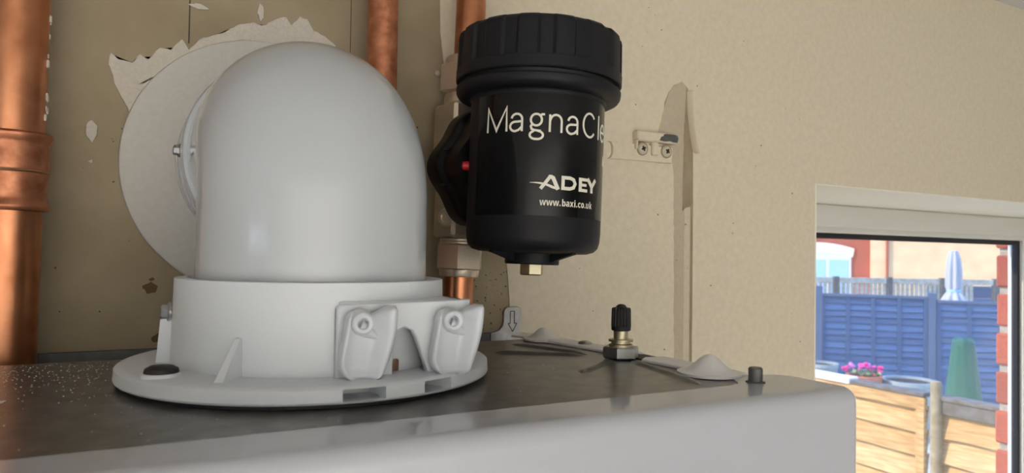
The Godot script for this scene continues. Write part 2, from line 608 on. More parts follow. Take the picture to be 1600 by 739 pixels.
# ---------------------------------------------------------------- boiler
func boiler() -> void:
	var b := thing("boiler", "white wall-hung boiler with dark metal top plate under the flue elbow", "boiler", Vector3(FX, -0.7, 0.09))
	var g := Geo.new()
	g.box(Vector3(-0.108, -0.7, 0.0), Vector3(0.2605, -0.0022, 0.18), 0.002)
	part("case", g, M.enamel, b)
	part("rear_frame", Geo.new().box(Vector3(0.2555, -0.7, -0.03), Vector3(0.2595, -0.0005, 0.002)), M.zinc_dark, b)
	# top plate, rounded at the front right corner
	var pl := PackedVector2Array([Vector2(-0.108, 0.0), Vector2(0.2535, 0.0), Vector2(0.2535, 0.162)])
	pl.append_array(PackedVector2Array([Vector2(0.246, 0.1645), Vector2(0.2435, 0.170), Vector2(0.2395, 0.1765), Vector2(0.232, 0.1795), Vector2(-0.108, 0.1795)]))
	var fr := Transform3D(Basis(Vector3(1, 0, 0), Vector3(0, 0, 1), Vector3(0, 1, 0)), Vector3.ZERO)
	var top := part("top_plate", Geo.new().prism(pl, -0.0025, 0.0, fr), M.plate, b, 38.0, "dark grey metal top plate")
	# pressed ribs that run out from the valve
	for s in [[0.1836, 0.0480, 0.2240, 0.0778], [0.2104, 0.0199, 0.2285, 0.0745], [0.2285, 0.0965, 0.1908, 0.1243], [0.2367, 0.1035, 0.2217, 0.1712]]:
		var a := Vector3(s[0], 0, s[1])
		var c := Vector3(s[2], 0, s[3])
		var d := (c - a).normalized()
		var n := Vector3(-d.z, 0, d.x)
		var rings := []
		for k in 13:
			var u := k / 12.0
			var e := sin(PI * u)
			var wd := 0.0036 * clampf(e * 4.0, 0.06, 1.0)
			var ring := PackedVector3Array()
			for j in 9:
				var q := j / 8.0 * 2.0 - 1.0
				ring.append(a.lerp(c, u) + n * wd * q + Vector3.UP * (0.0016 * clampf(e * 3.0, 0.02, 1.0) * (0.5 + 0.5 * cos(q * PI))))
			ring.append(a.lerp(c, u) + n * wd - Vector3.UP * 0.0004)
			ring.append(a.lerp(c, u) - n * wd - Vector3.UP * 0.0004)
			rings.append(ring)
		part("pressed_rib", Geo.new().loft(rings), M.plate, top)
	# front cover: rounded outline, upper edge rolled over
	var out := []
	var add := func(x: float, z: float, wgt: float) -> void: out.append([Vector2(x, z), wgt])
	add.call(-0.13, 0.1788, 0.0)
	add.call(0.2325, 0.1788, 0.0); add.call(0.2395, 0.1758, 0.0); add.call(0.2432, 0.1702, 0.0); add.call(0.2458, 0.1647, 0.0); add.call(0.2495, 0.1625, 0.0)
	add.call(0.2660, 0.1625, 0.3)
	for k in 6:
		var a := k / 5.0 * PI / 2
		add.call(0.2690 + 0.0140 * sin(a), 0.1785 - 0.0155 * cos(a), 0.3 + 0.7 * k / 5.0)
	for k in 7:
		var a := k / 6.0 * PI / 2
		add.call(0.2765 + 0.0065 * cos(a), 0.1990 + 0.0065 * sin(a), 1.0)
	add.call(-0.13, 0.2055, 1.0)
	var nrm := []
	for i in out.size():
		var a: Vector2 = (out[i][0] - out[(i + out.size() - 1) % out.size()][0]).normalized()
		var c: Vector2 = (out[(i + 1) % out.size()][0] - out[i][0]).normalized()
		nrm.append((Vector2(-a.y, a.x) + Vector2(-c.y, c.x)).normalized())
	nrm[out.size() - 1] = Vector2(0, -1)
	var rings := []
	var prof := [[0.0, -0.7], [0.0, -0.0065]]
	for k in range(1, 7):
		var a := k / 6.0 * PI / 2
		prof.append([0.0065 * (1.0 - cos(a)), -0.0065 + 0.0070 * sin(a)])
	for q in prof:
		var ring := PackedVector3Array()
		for i in out.size():
			var v: Vector2 = out[i][0] + nrm[i] * q[0] * out[i][1]
			ring.append(Vector3(v.x, q[1], v.y))
		rings.append(ring)
	g = Geo.new()
	g.loft(rings, false)
	var side := g.t.duplicate()
	# caps by triangulation, since the outline is long and bent
	var lidp := PackedVector2Array()
	for v in rings[rings.size() - 1]: lidp.append(Vector2(v.x, v.z))
	var idx := Geometry2D.triangulate_polygon(lidp)
	for i in range(0, idx.size(), 3):
		var tri := [rings[-1][idx[i]], rings[-1][idx[i + 1]], rings[-1][idx[i + 2]]]
		if (tri[1] - tri[0]).cross(tri[2] - tri[0]).y < 0: tri.reverse()
		for v in tri: g.t.append(v)
	part("front_cover", g, M.enamel, b, 50.0)
	# white edge strip in two lengths with moulded domes, along the right side
	g = Geo.new()
	g.prism(PackedVector2Array([Vector2(0.2275, -0.0125), Vector2(0.236, -0.0235), Vector2(0.2425, -0.0235), Vector2(0.2500, 0.0), Vector2(0.2560, 0.060), Vector2(0.2575, 0.088), Vector2(0.2450, 0.0815), Vector2(0.2415, 0.0715), Vector2(0.2335, 0.018)]), 0.0002, 0.0016, fr, 0.0005)
	part("edge_strip", g, M.strip, b)
	g = Geo.new()
	g.prism(PackedVector2Array([Vector2(0.2400, 0.1080), Vector2(0.2460, 0.1030), Vector2(0.2580, 0.1050), Vector2(0.2595, 0.1625), Vector2(0.2480, 0.1625), Vector2(0.2425, 0.1400)]), 0.0002, 0.0016, fr, 0.0005)
	part("edge_strip", g, M.strip, b)
	part("strip_gap", Geo.new().prism(PackedVector2Array([Vector2(0.2440, 0.086), Vector2(0.258, 0.086), Vector2(0.2585, 0.108), Vector2(0.2445, 0.108)]), 0.0, 0.0005, fr), M.seal, b)
	for s in [[0.2385, 0.0105, 0.0128, 0.0068], [0.2447, 0.1525, 0.0150, 0.0082]]:
		var pr := [[0.0001, 0.0016 + s[3]]]
		for k in range(1, 15):
			var u := k / 14.0
			pr.append([s[2] * u, 0.0016 + s[3] * pow(0.5 + 0.5 * cos(PI * u), 1.25)])
		pr.append([s[2], 0.0004])
		part("dome", Geo.new().lathe(pr, Transform3D(Basis(), Vector3(s[0], 0, s[1])), 36), M.strip, b)
	# screw head on the strip
	var sc := Transform3D(Basis(), Vector3(0.2475, 0.0014, 0.0445))
	part("screw", Geo.new().lathe([[0.0042, 0.0], [0.0042, 0.0008], [0.0034, 0.0016], [0.0018, 0.0021], [0.0001, 0.0022]], sc, 24), M.zinc, b)
	# stud on the cover
	var st := Transform3D(Basis(), Vector3(0.2478, 0.0004, 0.1778))
	part("stud", Geo.new().lathe([[0.0042, 0.0], [0.0042, 0.0006], [0.0031, 0.0007], [0.0031, 0.0062], [0.0026, 0.0068], [0.0001, 0.0068]], st, 28), M.zinc_dark, b)
	# air valve: hexagon nut, jam nut, stem, black cap
	var vb := Vector3(0.2372, 0.0005, 0.0938)
	var hex := func(r: float, y0: float, y1: float, turn: float, ch := 0.0007) -> Geo:
		var rr := []
		for q in [[r - ch, y0], [r, y0 + ch], [r, y1 - ch], [r - ch, y1]]:
			var ring := PackedVector3Array()
			for k in 6:
				var a: float = TAU * k / 6.0 + turn
				ring.append(vb + Vector3(q[0] * sin(a), q[1], q[0] * cos(a)))
			rr.append(ring)
		return Geo.new().loft(rr)
	var nut := part("valve_nut", hex.call(0.0100, 0.0, 0.0062, 0.2), M.zinc, b, 20.0)
	var vt := Transform3D(Basis(), vb)
	part("locknut", Geo.new().lathe([[0.0064, 0.0062], [0.0064, 0.0074], [0.0052, 0.0078], [0.0052, 0.0086], [0.0066, 0.0088], [0.0066, 0.0100], [0.0046, 0.0104], [0.0001, 0.0104]], vt, 28), M.brass, nut)
	part("stem", Geo.new().lathe([[0.0040, 0.0102], [0.0040, 0.0158], [0.0001, 0.0158]], vt, 24), M.brass, nut)
	var capr := []
	for q in [[0.0046, 0.0146], [0.0052, 0.0150], [0.0053, 0.0168], [0.0050, 0.0172], [0.0048, 0.0262], [0.0044, 0.0270], [0.0030, 0.0273], [0.0022, 0.0284], [0.0012, 0.0289]]:
		var ring := PackedVector3Array()
		for k in 72:
			var a := TAU * k / 72.0
			var rr: float = q[0]
			if q[1] > 0.017 and q[1] < 0.0272: rr += 0.0004 * (1.0 if k % 4 < 2 else -0.3)
			ring.append(vb + Vector3(rr * sin(a), q[1], rr * cos(a)))
		capr.append(ring)
	part("cap", Geo.new().loft(capr), M.black_rubber, nut, 25.0)
	part("sticker", Geo.new().prism(PackedVector2Array([Vector2(-0.075, 0.085), Vector2(-0.0362, 0.0925), Vector2(-0.0372, 0.0965), Vector2(-0.075, 0.115)]), 0.0001, 0.0003, fr), M.print, b)
	# plaster dust on the plate
	var d := Geo.new()
	for i in 1100:
		var x: float
		var z: float
		if i < 800:
			x = rng.randf_range(-0.09, 0.03); z = absf(rng.randfn(0.0, 0.045)) + 0.002
		else:
			x = rng.randf_range(-0.1, 0.23); z = rng.randf_range(0.003, 0.176)
		if Vector2(x - FX, z - FZ).length() < 0.082 or z > 0.177: continue
		var r := rng.randf_range(0.00006, 0.00026)
		d.box(Vector3(x - r, 0, z - r * 0.8), Vector3(x + r, r * 0.8, z + r * 0.8), 0.0, Basis(Vector3.UP, rng.randf() * TAU))
	part("plaster_dust", d, M.dust, b, 38.0, "", "stuff")


# ---------------------------------------------------------------- things fixed to the wall
func wall_details() -> void:
	var wb: Node3D = get_node("wall_back")
	var zf := WALL_Z
	var smear := torn(mm([-10.6, 169, -6, 166, 0.7, 165, 4.9, 170.8, 9.3, 168, 15.3, 175.8, 20.9, 175.5, 27, 182.7, 31.4, 177.1, 37, 185, 43.5, 187.3, 50.8, 191.3, 56.7, 195.5, 62, 198.4, 68, 199.9, 73.6, 198.7, 81.4, 204.6, 88, 207, 91.5, 201.7, 96.7, 208.5, 101.2, 208, 106, 201.2, 113.6, 198.6, 120.6, 193.2, 111, 158, 78.6, 150, 33.6, 145, 9.7, 127, 0.4, 135.2, -7.6, 151.6, -11.1, 162.4]), 0.0004, 0.0022)
	part("plaster_smear", Geo.new().prism(smear, zf, zf + 0.0006), M.filler, wb)
	part("plaster_ridge", Geo.new().prism(torn(mm([2, 150, 12, 157, 24, 168, 40, 176, 56, 186, 80, 192, 104, 196, 96, 186, 60, 178, 30, 162, 12, 146]), 0.0006, 0.003), zf, zf + 0.0014), M.filler, wb)
	for c in [mm([-21.7, 125.4, -18.9, 129, -16, 126, -15.9, 120.8, -18, 115.8, -21.2, 119.2]), mm([-20.2, 104.9, -17.7, 106.2, -18.3, 103.9]), mm([71.3, 213, 74.1, 210.8, 73.9, 204.2, 72, 201.4, 70.3, 206.8]), mm([30, 205, 36, 206.5, 42, 204, 36, 202.5])]:
		part("plaster_fleck", Geo.new().prism(torn(c, 0.0003, 0.0015), zf, zf + 0.0006), M.filler, wb)
	for c in [mm([9.3, 33, 13.6, 35.3, 17.4, 33.3, 16.8, 29.5, 12.1, 28.8]), mm([14.5, 1.4, 20.2, 6.2, 23, 4.9, 23.1, -0.1, 16.2, -0.5]), mm([12.5, 37, 15, 38.2, 16.5, 36.6, 14, 36])]:
		part("stain", Geo.new().prism(torn(c, 0.0004, 0.0012), zf, zf + 0.00015), M.stain, wb)
	for s in [[30.6, 181, 31.4, 372], [130.5, 188, 131.0, 372]]:
		part("pencil_line", Geo.new().prism(mm([s[0], s[1], s[2], s[1], s[2], s[3], s[0], s[3]]), zf, zf + 0.00012), M.pencil, wb)
	# bare strips where trunking was pulled off
	part("bare_strip", Geo.new().prism(mm([417, -300, 430, -300, 430, 205, 424, 209, 414, 206, 396, 160, 412, 134]), zf, zf + 0.0002), M.bare_mid, wb)
	part("bare_strip", Geo.new().prism(torn(mm([427.2, 95, 428.4, 168, 430.2, 201, 433.2, 197, 436.5, 174.6, 439, 152, 439, 102.8, 436, 99.9, 427.2, 96.7]), 0.0002, 0.003), zf, zf + 0.0004), M.bare_dark, wb)
	part("bare_strip", Geo.new().prism(mm([430, -300, 437, -300, 436.2, 99, 429.4, 98]), zf, zf + 0.0003), M.bare, wb)
	# curled flap of paint
	var rings := []
	for s in [[430.5, 436.5, 200.5], [430.8, 436.6, 190], [432, 435.8, 178], [433.8, 437.3, 166], [436.0, 439.9, 156], [438.0, 442.3, 149], [440, 441.8, 146.5]]:
		var ring := PackedVector3Array()
		for k in 6:
			var u := k / 5.0
			ring.append(Vector3(lerpf(s[0], s[1], u) / 1000.0, s[2] / 1000.0, zf + 0.0012 + 0.0050 * sin(u * PI * 0.7)))
		for k in 6:
			var u := 1.0 - k / 5.0
			ring.append(Vector3(lerpf(s[0], s[1], u) / 1000.0, s[2] / 1000.0, zf + 0.0006 + 0.0046 * sin(u * PI * 0.7)))
		rings.append(ring)
	part("paint_flap", Geo.new().loft(rings), M.paint, wb)
	# spots of dirt on the wall
	var d := Geo.new()
	for i in 150:
		var x: float
		var y: float
		if i < 60:
			x = rng.randf_range(0.215, 0.258); y = rng.randf_range(-0.01, 0.05)
		elif i < 110:
			x = rng.randf_range(0.26, 0.58); y = rng.randf_range(-0.03, 0.30)
		else:
			x = rng.randf_range(-0.035, 0.19); y = rng.randf_range(0.0, 0.2)
		var r := rng.randf_range(0.00025, 0.0008)
		var z := zf if x < 0.255 else zf + 0.0007
		var poly := PackedVector2Array()
		for k in 7:
			poly.append(Vector2(x, y) + Vector2.from_angle(TAU * k / 7.0) * r * rng.randf_range(0.6, 1.2))
		d.prism(poly, z - 0.0001, z + 0.0001)
	part("dirt_speck", d, M.speck, wb, 38.0, "", "stuff")
	var nz := Transform3D(Basis(Vector3(1, 0, 0), Vector3(0, 0, 1), Vector3(0, -1, 0)), Vector3(0.1944, 0.1846, zf))
	part("wall_plug", Geo.new().lathe([[0.0022, 0.0], [0.0020, 0.0010], [0.0010, 0.0016], [0.0001, 0.0017]], nz, 16), M.filler, wb)

	# painted-over clip with two screws
	var c := thing("cable_clip", "painted-over wall clip with two cross-head screws right of the black filter", "clip", Vector3(0.38, 0.1345, zf))
	part("plate", Geo.new().prism(mm([345.2, 148.9, 347.6, 148.3, 349.4, 145, 349.4, 139, 347.5, 136, 345, 134.8, 380, 135.2, 412.1, 135.4, 413, 141, 413.4, 148.9]), zf, zf + 0.0030, Transform3D(), 0.0006), M.paint, c)
	part("block", Geo.new().box(Vector3(0.371, 0.1515, zf), Vector3(0.4144, 0.1600, zf + 0.0085), 0.0012).box(Vector3(0.3715, 0.1445, zf), Vector3(0.3735, 0.153, zf + 0.006), 0.0006).box(Vector3(0.389, 0.1405, zf), Vector3(0.396, 0.153, zf + 0.0055), 0.0012), M.paint, c)
	part("scrape", Geo.new().prism(torn(mm([394, 152.8, 413.8, 153, 413.8, 159, 399, 158.8, 396, 156]), 0.0006, 0.002), zf + 0.008, zf + 0.0087), M.zinc_dark, c)
	for s in [[0.3796, 0.1455, 0.4], [0.4056, 0.1452, 1.0]]:
		var sf := Transform3D(Basis(Vector3(1, 0, 0), Vector3(0, 0, 1), Vector3(0, -1, 0)), Vector3(s[0], s[1], zf + 0.0028))
		part("recess_ring", Geo.new().lathe([[0.0058, 0.0], [0.0058, 0.0009], [0.0047, 0.0009], [0.0047, 0.0]], sf, 28, true), M.bare_dark, c)
		var h := part("screw", Geo.new().lathe([[0.0047, 0.0], [0.0047, 0.0012], [0.0036, 0.0022], [0.0001, 0.0024]], sf, 28), M.bare, c)
		var cr := Geo.new()
		for k in 2:
			cr.box(Vector3(s[0] - 0.0022, s[1] - 0.0007, zf + 0.0048), Vector3(s[0] + 0.0022, s[1] + 0.0007, zf + 0.0056), 0.0, Basis(Vector3(0, 0, 1), s[2] + PI / 2 * k))
		part("slot", cr, M.engrave, h)

	# galvanised bracket with an arrow tab behind the boiler
	var br := thing("wall_bracket", "galvanised wall bracket with upright arrow tab behind the boiler", "bracket", Vector3(0.08, -0.06, zf))
	var out := mm([240, -60, 240, -3.5, 243, -3.3, 247.5, -1.6, 250.2, 1.5, 250.9, 5, 250.9, 11.5, 251.8, 13.8, 254, 15.3, 262.5, 15.5, 264.9, 14.3, 266, 12.2, 266.1, -60])
	part("strip", Geo.new().prism(mm([-95, -60, -95, -3.9, 236, -3.6, 240, -3.5, 240, -60]), zf + 0.0004, zf + 0.0024, Transform3D(), 0.0004), M.zinc_dark, br)
	part("tab", Geo.new().prism(out, zf + 0.0004, zf + 0.0024, Transform3D(), 0.0004), M.zinc, br)
	var ag := Geo.new()
	var ap := [Vector2(256.4, 12.1), Vector2(259.9, 12.1), Vector2(259.9, 3.0), Vector2(262.1, 3.0), Vector2(258.6, -3.2), Vector2(254.6, 3.0), Vector2(256.4, 3.0)]
	for i in ap.size():
		var a: Vector2 = ap[i] / 1000.0
		var q: Vector2 = ap[(i + 1) % ap.size()] / 1000.0
		var n := (q - a).normalized().orthogonal() * 0.0003
		ag.prism(PackedVector2Array([a - n, q - n, q + n, a + n]), zf + 0.0022, zf + 0.00256)
	part("arrow", ag, M.engrave, br)


# ---------------------------------------------------------------- copper pipes and fittings
func pipes() -> void:
	# large pipe at the left, with a soldered coupling
	var lx := func(y: float) -> Vector3: return Vector3(-0.0533 + (y - 0.033) * 0.0075, y, -0.045)
	var p := thing("copper_pipe", "thick copper pipe with soldered coupling at the far left", "pipe", Vector3(-0.054, -0.6, -0.045))
	part("pipe", Geo.new().tube([lx.call(-0.6), lx.call(0.0), lx.call(0.1), lx.call(CEIL)], 0.0142, 40), M.copper, p)
	var tilt := Transform3D(basis_y(Vector3(0.0075, 1, 0)), lx.call(0.0))
	var y0 := 0.0742
	var y1 := 0.1145
	var cp := part("coupling", Geo.new().lathe([[0.0140, y0 - 0.0005], [0.0166, y0], [0.0174, y0 + 0.0014], [0.0174, y0 + 0.0026], [0.0162, y0 + 0.0046], [0.0157, y0 + 0.0065], [0.0160, y0 + 0.0150], [0.0164, y0 + 0.0190], [0.0162, (y0 + y1) / 2 - 0.0008], [0.0166, (y0 + y1) / 2], [0.0162, (y0 + y1) / 2 + 0.0008], [0.0166, y1 - 0.0180], [0.0164, y1 - 0.0110], [0.0160, y1 - 0.0068], [0.0166, y1 - 0.0046], [0.0178, y1 - 0.0028], [0.0178, y1 - 0.0012], [0.0166, y1], [0.0140, y1 + 0.0004]], tilt, 48), M.copper_dull, p)
	part("solder_seam", Geo.new().lathe([[0.0166, (y0 + y1) / 2 - 0.0005], [0.0169, (y0 + y1) / 2], [0.0166, (y0 + y1) / 2 + 0.0005], [0.0160, (y0 + y1) / 2]], tilt, 48, true), M.solder, cp)
	var fl := Geo.new()
	for i in 16:
		var y := rng.randf_range(0.122, 0.20) if i > 5 else rng.randf_range(0.122, 0.135)
		var a := deg_to_rad(rng.randf_range(74, 88))
		var c: Vector3 = lx.call(y) + Vector3(sin(a), 0, cos(a)) * 0.0142
		var r := rng.randf_range(0.0005, 0.0014)
		fl.box(c - Vector3(r * 0.8, r * 1.6, r * 0.7), c + Vector3(r * 0.8, r * 1.6, r * 0.7), r * 0.4, Basis(Vector3.UP, a))
	part("plaster_splash", fl, M.filler, p, 38.0, "", "stuff")

	# middle pipe behind the elbow
	var q := thing("copper_pipe", "plain copper pipe rising behind the white elbow", "pipe", Vector3(0.1434, -0.6, -0.04))
	part("pipe", Geo.new().tube([Vector3(0.1434, -0.6, -0.04), Vector3(0.1434, 0.1, -0.04), Vector3(0.1434, CEIL, -0.04)], 0.0099, 36), M.copper_dull, q)

	# pipe that carries the filter, leaning slightly, with its fittings
	var px := func(y: float) -> Vector3: return Vector3(0.1997 + y * 0.0302, y, -0.04)
	var r2 := thing("copper_pipe", "copper pipe passing behind the black filter", "pipe", Vector3(0.199, -0.6, -0.04))
	part("pipe", Geo.new().tube([px.call(-0.6), px.call(0.0), px.call(CEIL)], 0.0103, 36), M.copper, r2)
	var lean := basis_y(Vector3(0.0302, 1, 0))
	var fr := Transform3D(lean, px.call(0.0))
	var hexr := func(r: float, a0: float, a1: float, turn: float, ch := 0.0016) -> Geo:
		var rr := []
		for s in [[r - ch, a0], [r, a0 + ch * 0.7], [r, a1 - ch * 0.7], [r - ch, a1]]:
			var ring := PackedVector3Array()
			for k in 6:
				var a: float = TAU * k / 6.0 + turn
				ring.append(fr * Vector3(s[0] * sin(a), s[1], s[0] * cos(a)))
			rr.append(ring)
		return Geo.new().loft(rr)
	var u := thing("pipe_fitting", "nickel compression fitting above the filter's side mount", "fitting", px.call(0.131))
	part("collar", Geo.new().lathe([[0.0101, 0.1836], [0.0155, 0.1836], [0.0158, 0.1845], [0.0158, 0.1885], [0.0148, 0.1897], [0.0101, 0.1897]], fr, 36), M.nickel, u)
	part("nut", hexr.call(0.0198, 0.1640, 0.1838, 0.36), M.nickel, u, 20.0)
	part("neck", Geo.new().lathe([[0.0101, 0.1560], [0.0156, 0.1560], [0.0156, 0.1618], [0.0150, 0.1622], [0.0150, 0.1645], [0.0101, 0.1645]], fr, 36), M.nickel, u)
	var body := Geo.new()
	body.xf = Transform3D(lean, px.call(0.0))
	body.box(Vector3(-0.0175, 0.1180, -0.0150), Vector3(0.0175, 0.1565, 0.0150), 0.0022)
	part("body", body, M.nickel, u)
	var sx := Transform3D(basis_y(Vector3(-0.75, 0, 0.66)), px.call(0.128) + Vector3(-0.0140, 0, 0.0080))
	part("valve_spindle", Geo.new().lathe([[0.0070, 0.0], [0.0070, 0.0050], [0.0060, 0.0058], [0.0042, 0.0058], [0.0040, 0.0040], [0.0001, 0.0040]], sx, 28), M.nickel, u)
	var l := thing("pipe_fitting", "nickel compression fitting below the black filter's side mount", "fitting", px.call(0.0395))
	body = Geo.new()
	body.xf = Transform3D(lean, px.call(0.0))
	body.box(Vector3(-0.0150, 0.0655, -0.0140), Vector3(0.0150, 0.0990, 0.0140), 0.0022)
	part("body", body, M.nickel, l)
	sx = Transform3D(basis_y(Vector3(-0.75, 0, 0.66)), px.call(0.079) + Vector3(-0.0130, 0, 0.0080))
	part("valve_spindle", Geo.new().lathe([[0.0060, 0.0], [0.0060, 0.0050], [0.0050, 0.0058], [0.0036, 0.0058], [0.0034, 0.0040], [0.0001, 0.0040]], sx, 28), M.nickel, l)
	part("washer", Geo.new().lathe([[0.0101, 0.0612], [0.0142, 0.0616], [0.0144, 0.0628], [0.0132, 0.0632], [0.0140, 0.0636], [0.0142, 0.0648], [0.0130, 0.0655], [0.0101, 0.0656]], fr, 36), M.nickel, l)
	part("nut", hexr.call(0.0166, 0.0440, 0.0618, 0.42), M.nickel, l, 20.0)
	part("collar", Geo.new().lathe([[0.0101, 0.0394], [0.0128, 0.0394], [0.0134, 0.0402], [0.0138, 0.0442], [0.0101, 0.0442]], fr, 36), M.nickel, l)


# ---------------------------------------------------------------- magnetic filter
const AX := 0.2189
const AZ := 0.03
const CR := 0.0408
var lean_f := Transform3D()

func on_can(s: float, y: float, h: float) -> Vector3:     # label coordinates to the canister's skin
	var a := s / CR
	return lean_f * Vector3((CR + h) * sin(a), y, (CR + h) * cos(a))

func stroke(g: Geo, pts: Array, w: Array, closed := false) -> void:
	var n := pts.size()
	var o := PackedVector3Array()
	var quads := []
	for i in n:
		var a: Vector2 = pts[(i + n - 1) % n] if closed else pts[maxi(i - 1, 0)]
		var b: Vector2 = pts[(i + 1) % n] if closed else pts[mini(i + 1, n - 1)]
		var c: Vector2 = pts[i]
		var d1 := (c - a).normalized()
		var d2 := (b - c).normalized()
		if d1 == Vector2.ZERO: d1 = d2
		if d2 == Vector2.ZERO: d2 = d1
		var nn := Vector2(-d1.y - d2.y, d1.x + d2.x).normalized()
		var k := 1.0 / maxf(0.45, nn.dot(Vector2(-d1.y, d1.x)))
		var ww: float = w[mini(i, w.size() - 1)] / 2.0
		quads.append([c + nn * ww * k, c - nn * ww * k])
	var segs := n if closed else n - 1
	for i in segs:
		var p0: Array = quads[i]
		var p1: Array = quads[(i + 1) % n]
		var m := maxi(1, int(absf(pts[i].x - pts[(i + 1) % n].x) / 0.0015))
		for k in m:
			var u0 := float(k) / m
			var u1 := float(k + 1) / m
			var A0: Vector2 = p0[0].lerp(p1[0], u0)
			var B0: Vector2 = p0[1].lerp(p1[1], u0)
			var A1: Vector2 = p0[0].lerp(p1[0], u1)
			var B1: Vector2 = p0[1].lerp(p1[1], u1)
			var lo := 0.0002
			var hi := 0.00042
			var rr := []
			for e in [[A0, B0], [A1, B1]]:
				rr.append(PackedVector3Array([on_can(e[0].x, e[0].y, lo), on_can(e[1].x, e[1].y, lo), on_can(e[1].x, e[1].y, hi), on_can(e[0].x, e[0].y, hi)]))
			g.loft(rr)

func arc(cx: float, cy: float, rx: float, ry: float, a0: float, a1: float, n := 14) -> Array:
	var o := []
	for i in n + 1:
		var a := deg_to_rad(lerpf(a0, a1, float(i) / n))
		o.append(Vector2(cx + rx * cos(a), cy + ry * sin(a)))
	return o

func glyph(ch: String) -> Array:      # strokes in units of the capital height
	match ch:
		"M": return [[Vector2(0, 0), Vector2(0.02, 1), Vector2(0.5, 0.06), Vector2(0.98, 1), Vector2(1.0, 0)]]
		"a": return [[Vector2(0.06, 0.53)] + arc(0.31, 0.50, 0.25, 0.22, 150, 0, 10) + [Vector2(0.56, 0)], [Vector2(0.56, 0.41), Vector2(0.26, 0.39)] + arc(0.24, 0.195, 0.24, 0.195, 95, 270, 10) + [Vector2(0.40, 0.05), Vector2(0.56, 0.19)]]
		"g": return [arc(0.30, 0.48, 0.25, 0.24, 0, 360, 20), [Vector2(0.47, 0.65), Vector2(0.56, 0.71), Vector2(0.68, 0.71)], [Vector2(0.13, 0.31), Vector2(0.06, 0.20), Vector2(0.10, 0.09), Vector2(0.22, 0.05), Vector2(0.44, 0.03)] + arc(0.36, -0.15, 0.26, 0.17, 75, -105, 10) + arc(0.30, -0.15, 0.28, 0.17, 260, 120, 10) + [Vector2(0.22, 0.05)]]
		"n": return [[Vector2(0, 0), Vector2(0, 0.72)], [Vector2(0.0, 0.46)] + arc(0.28, 0.46, 0.26, 0.26, 160, 0, 10) + [Vector2(0.54, 0)]]
		"C": return [arc(0.42, 0.5, 0.42, 0.5, 38, 322, 26)]
		"l": return [[Vector2(0, 0), Vector2(0, 1.03)]]
		"e": return [[Vector2(0.0, 0.37), Vector2(0.58, 0.37)] + arc(0.29, 0.36, 0.29, 0.36, 2, 325, 22)]
	return []

func write(g: Geo, text: Array, base_y: float, h: float, w: float) -> void:   # text: [letter, angle in degrees of its left edge, width scale]
	for e in text:
		var s0: float = deg_to_rad(e[1]) * CR
		for st in glyph(e[0]):
			var pts := []
			for v in st: pts.append(Vector2(s0 + v.x * h * e[2], base_y + v.y * h))
			stroke(g, pts, [w])

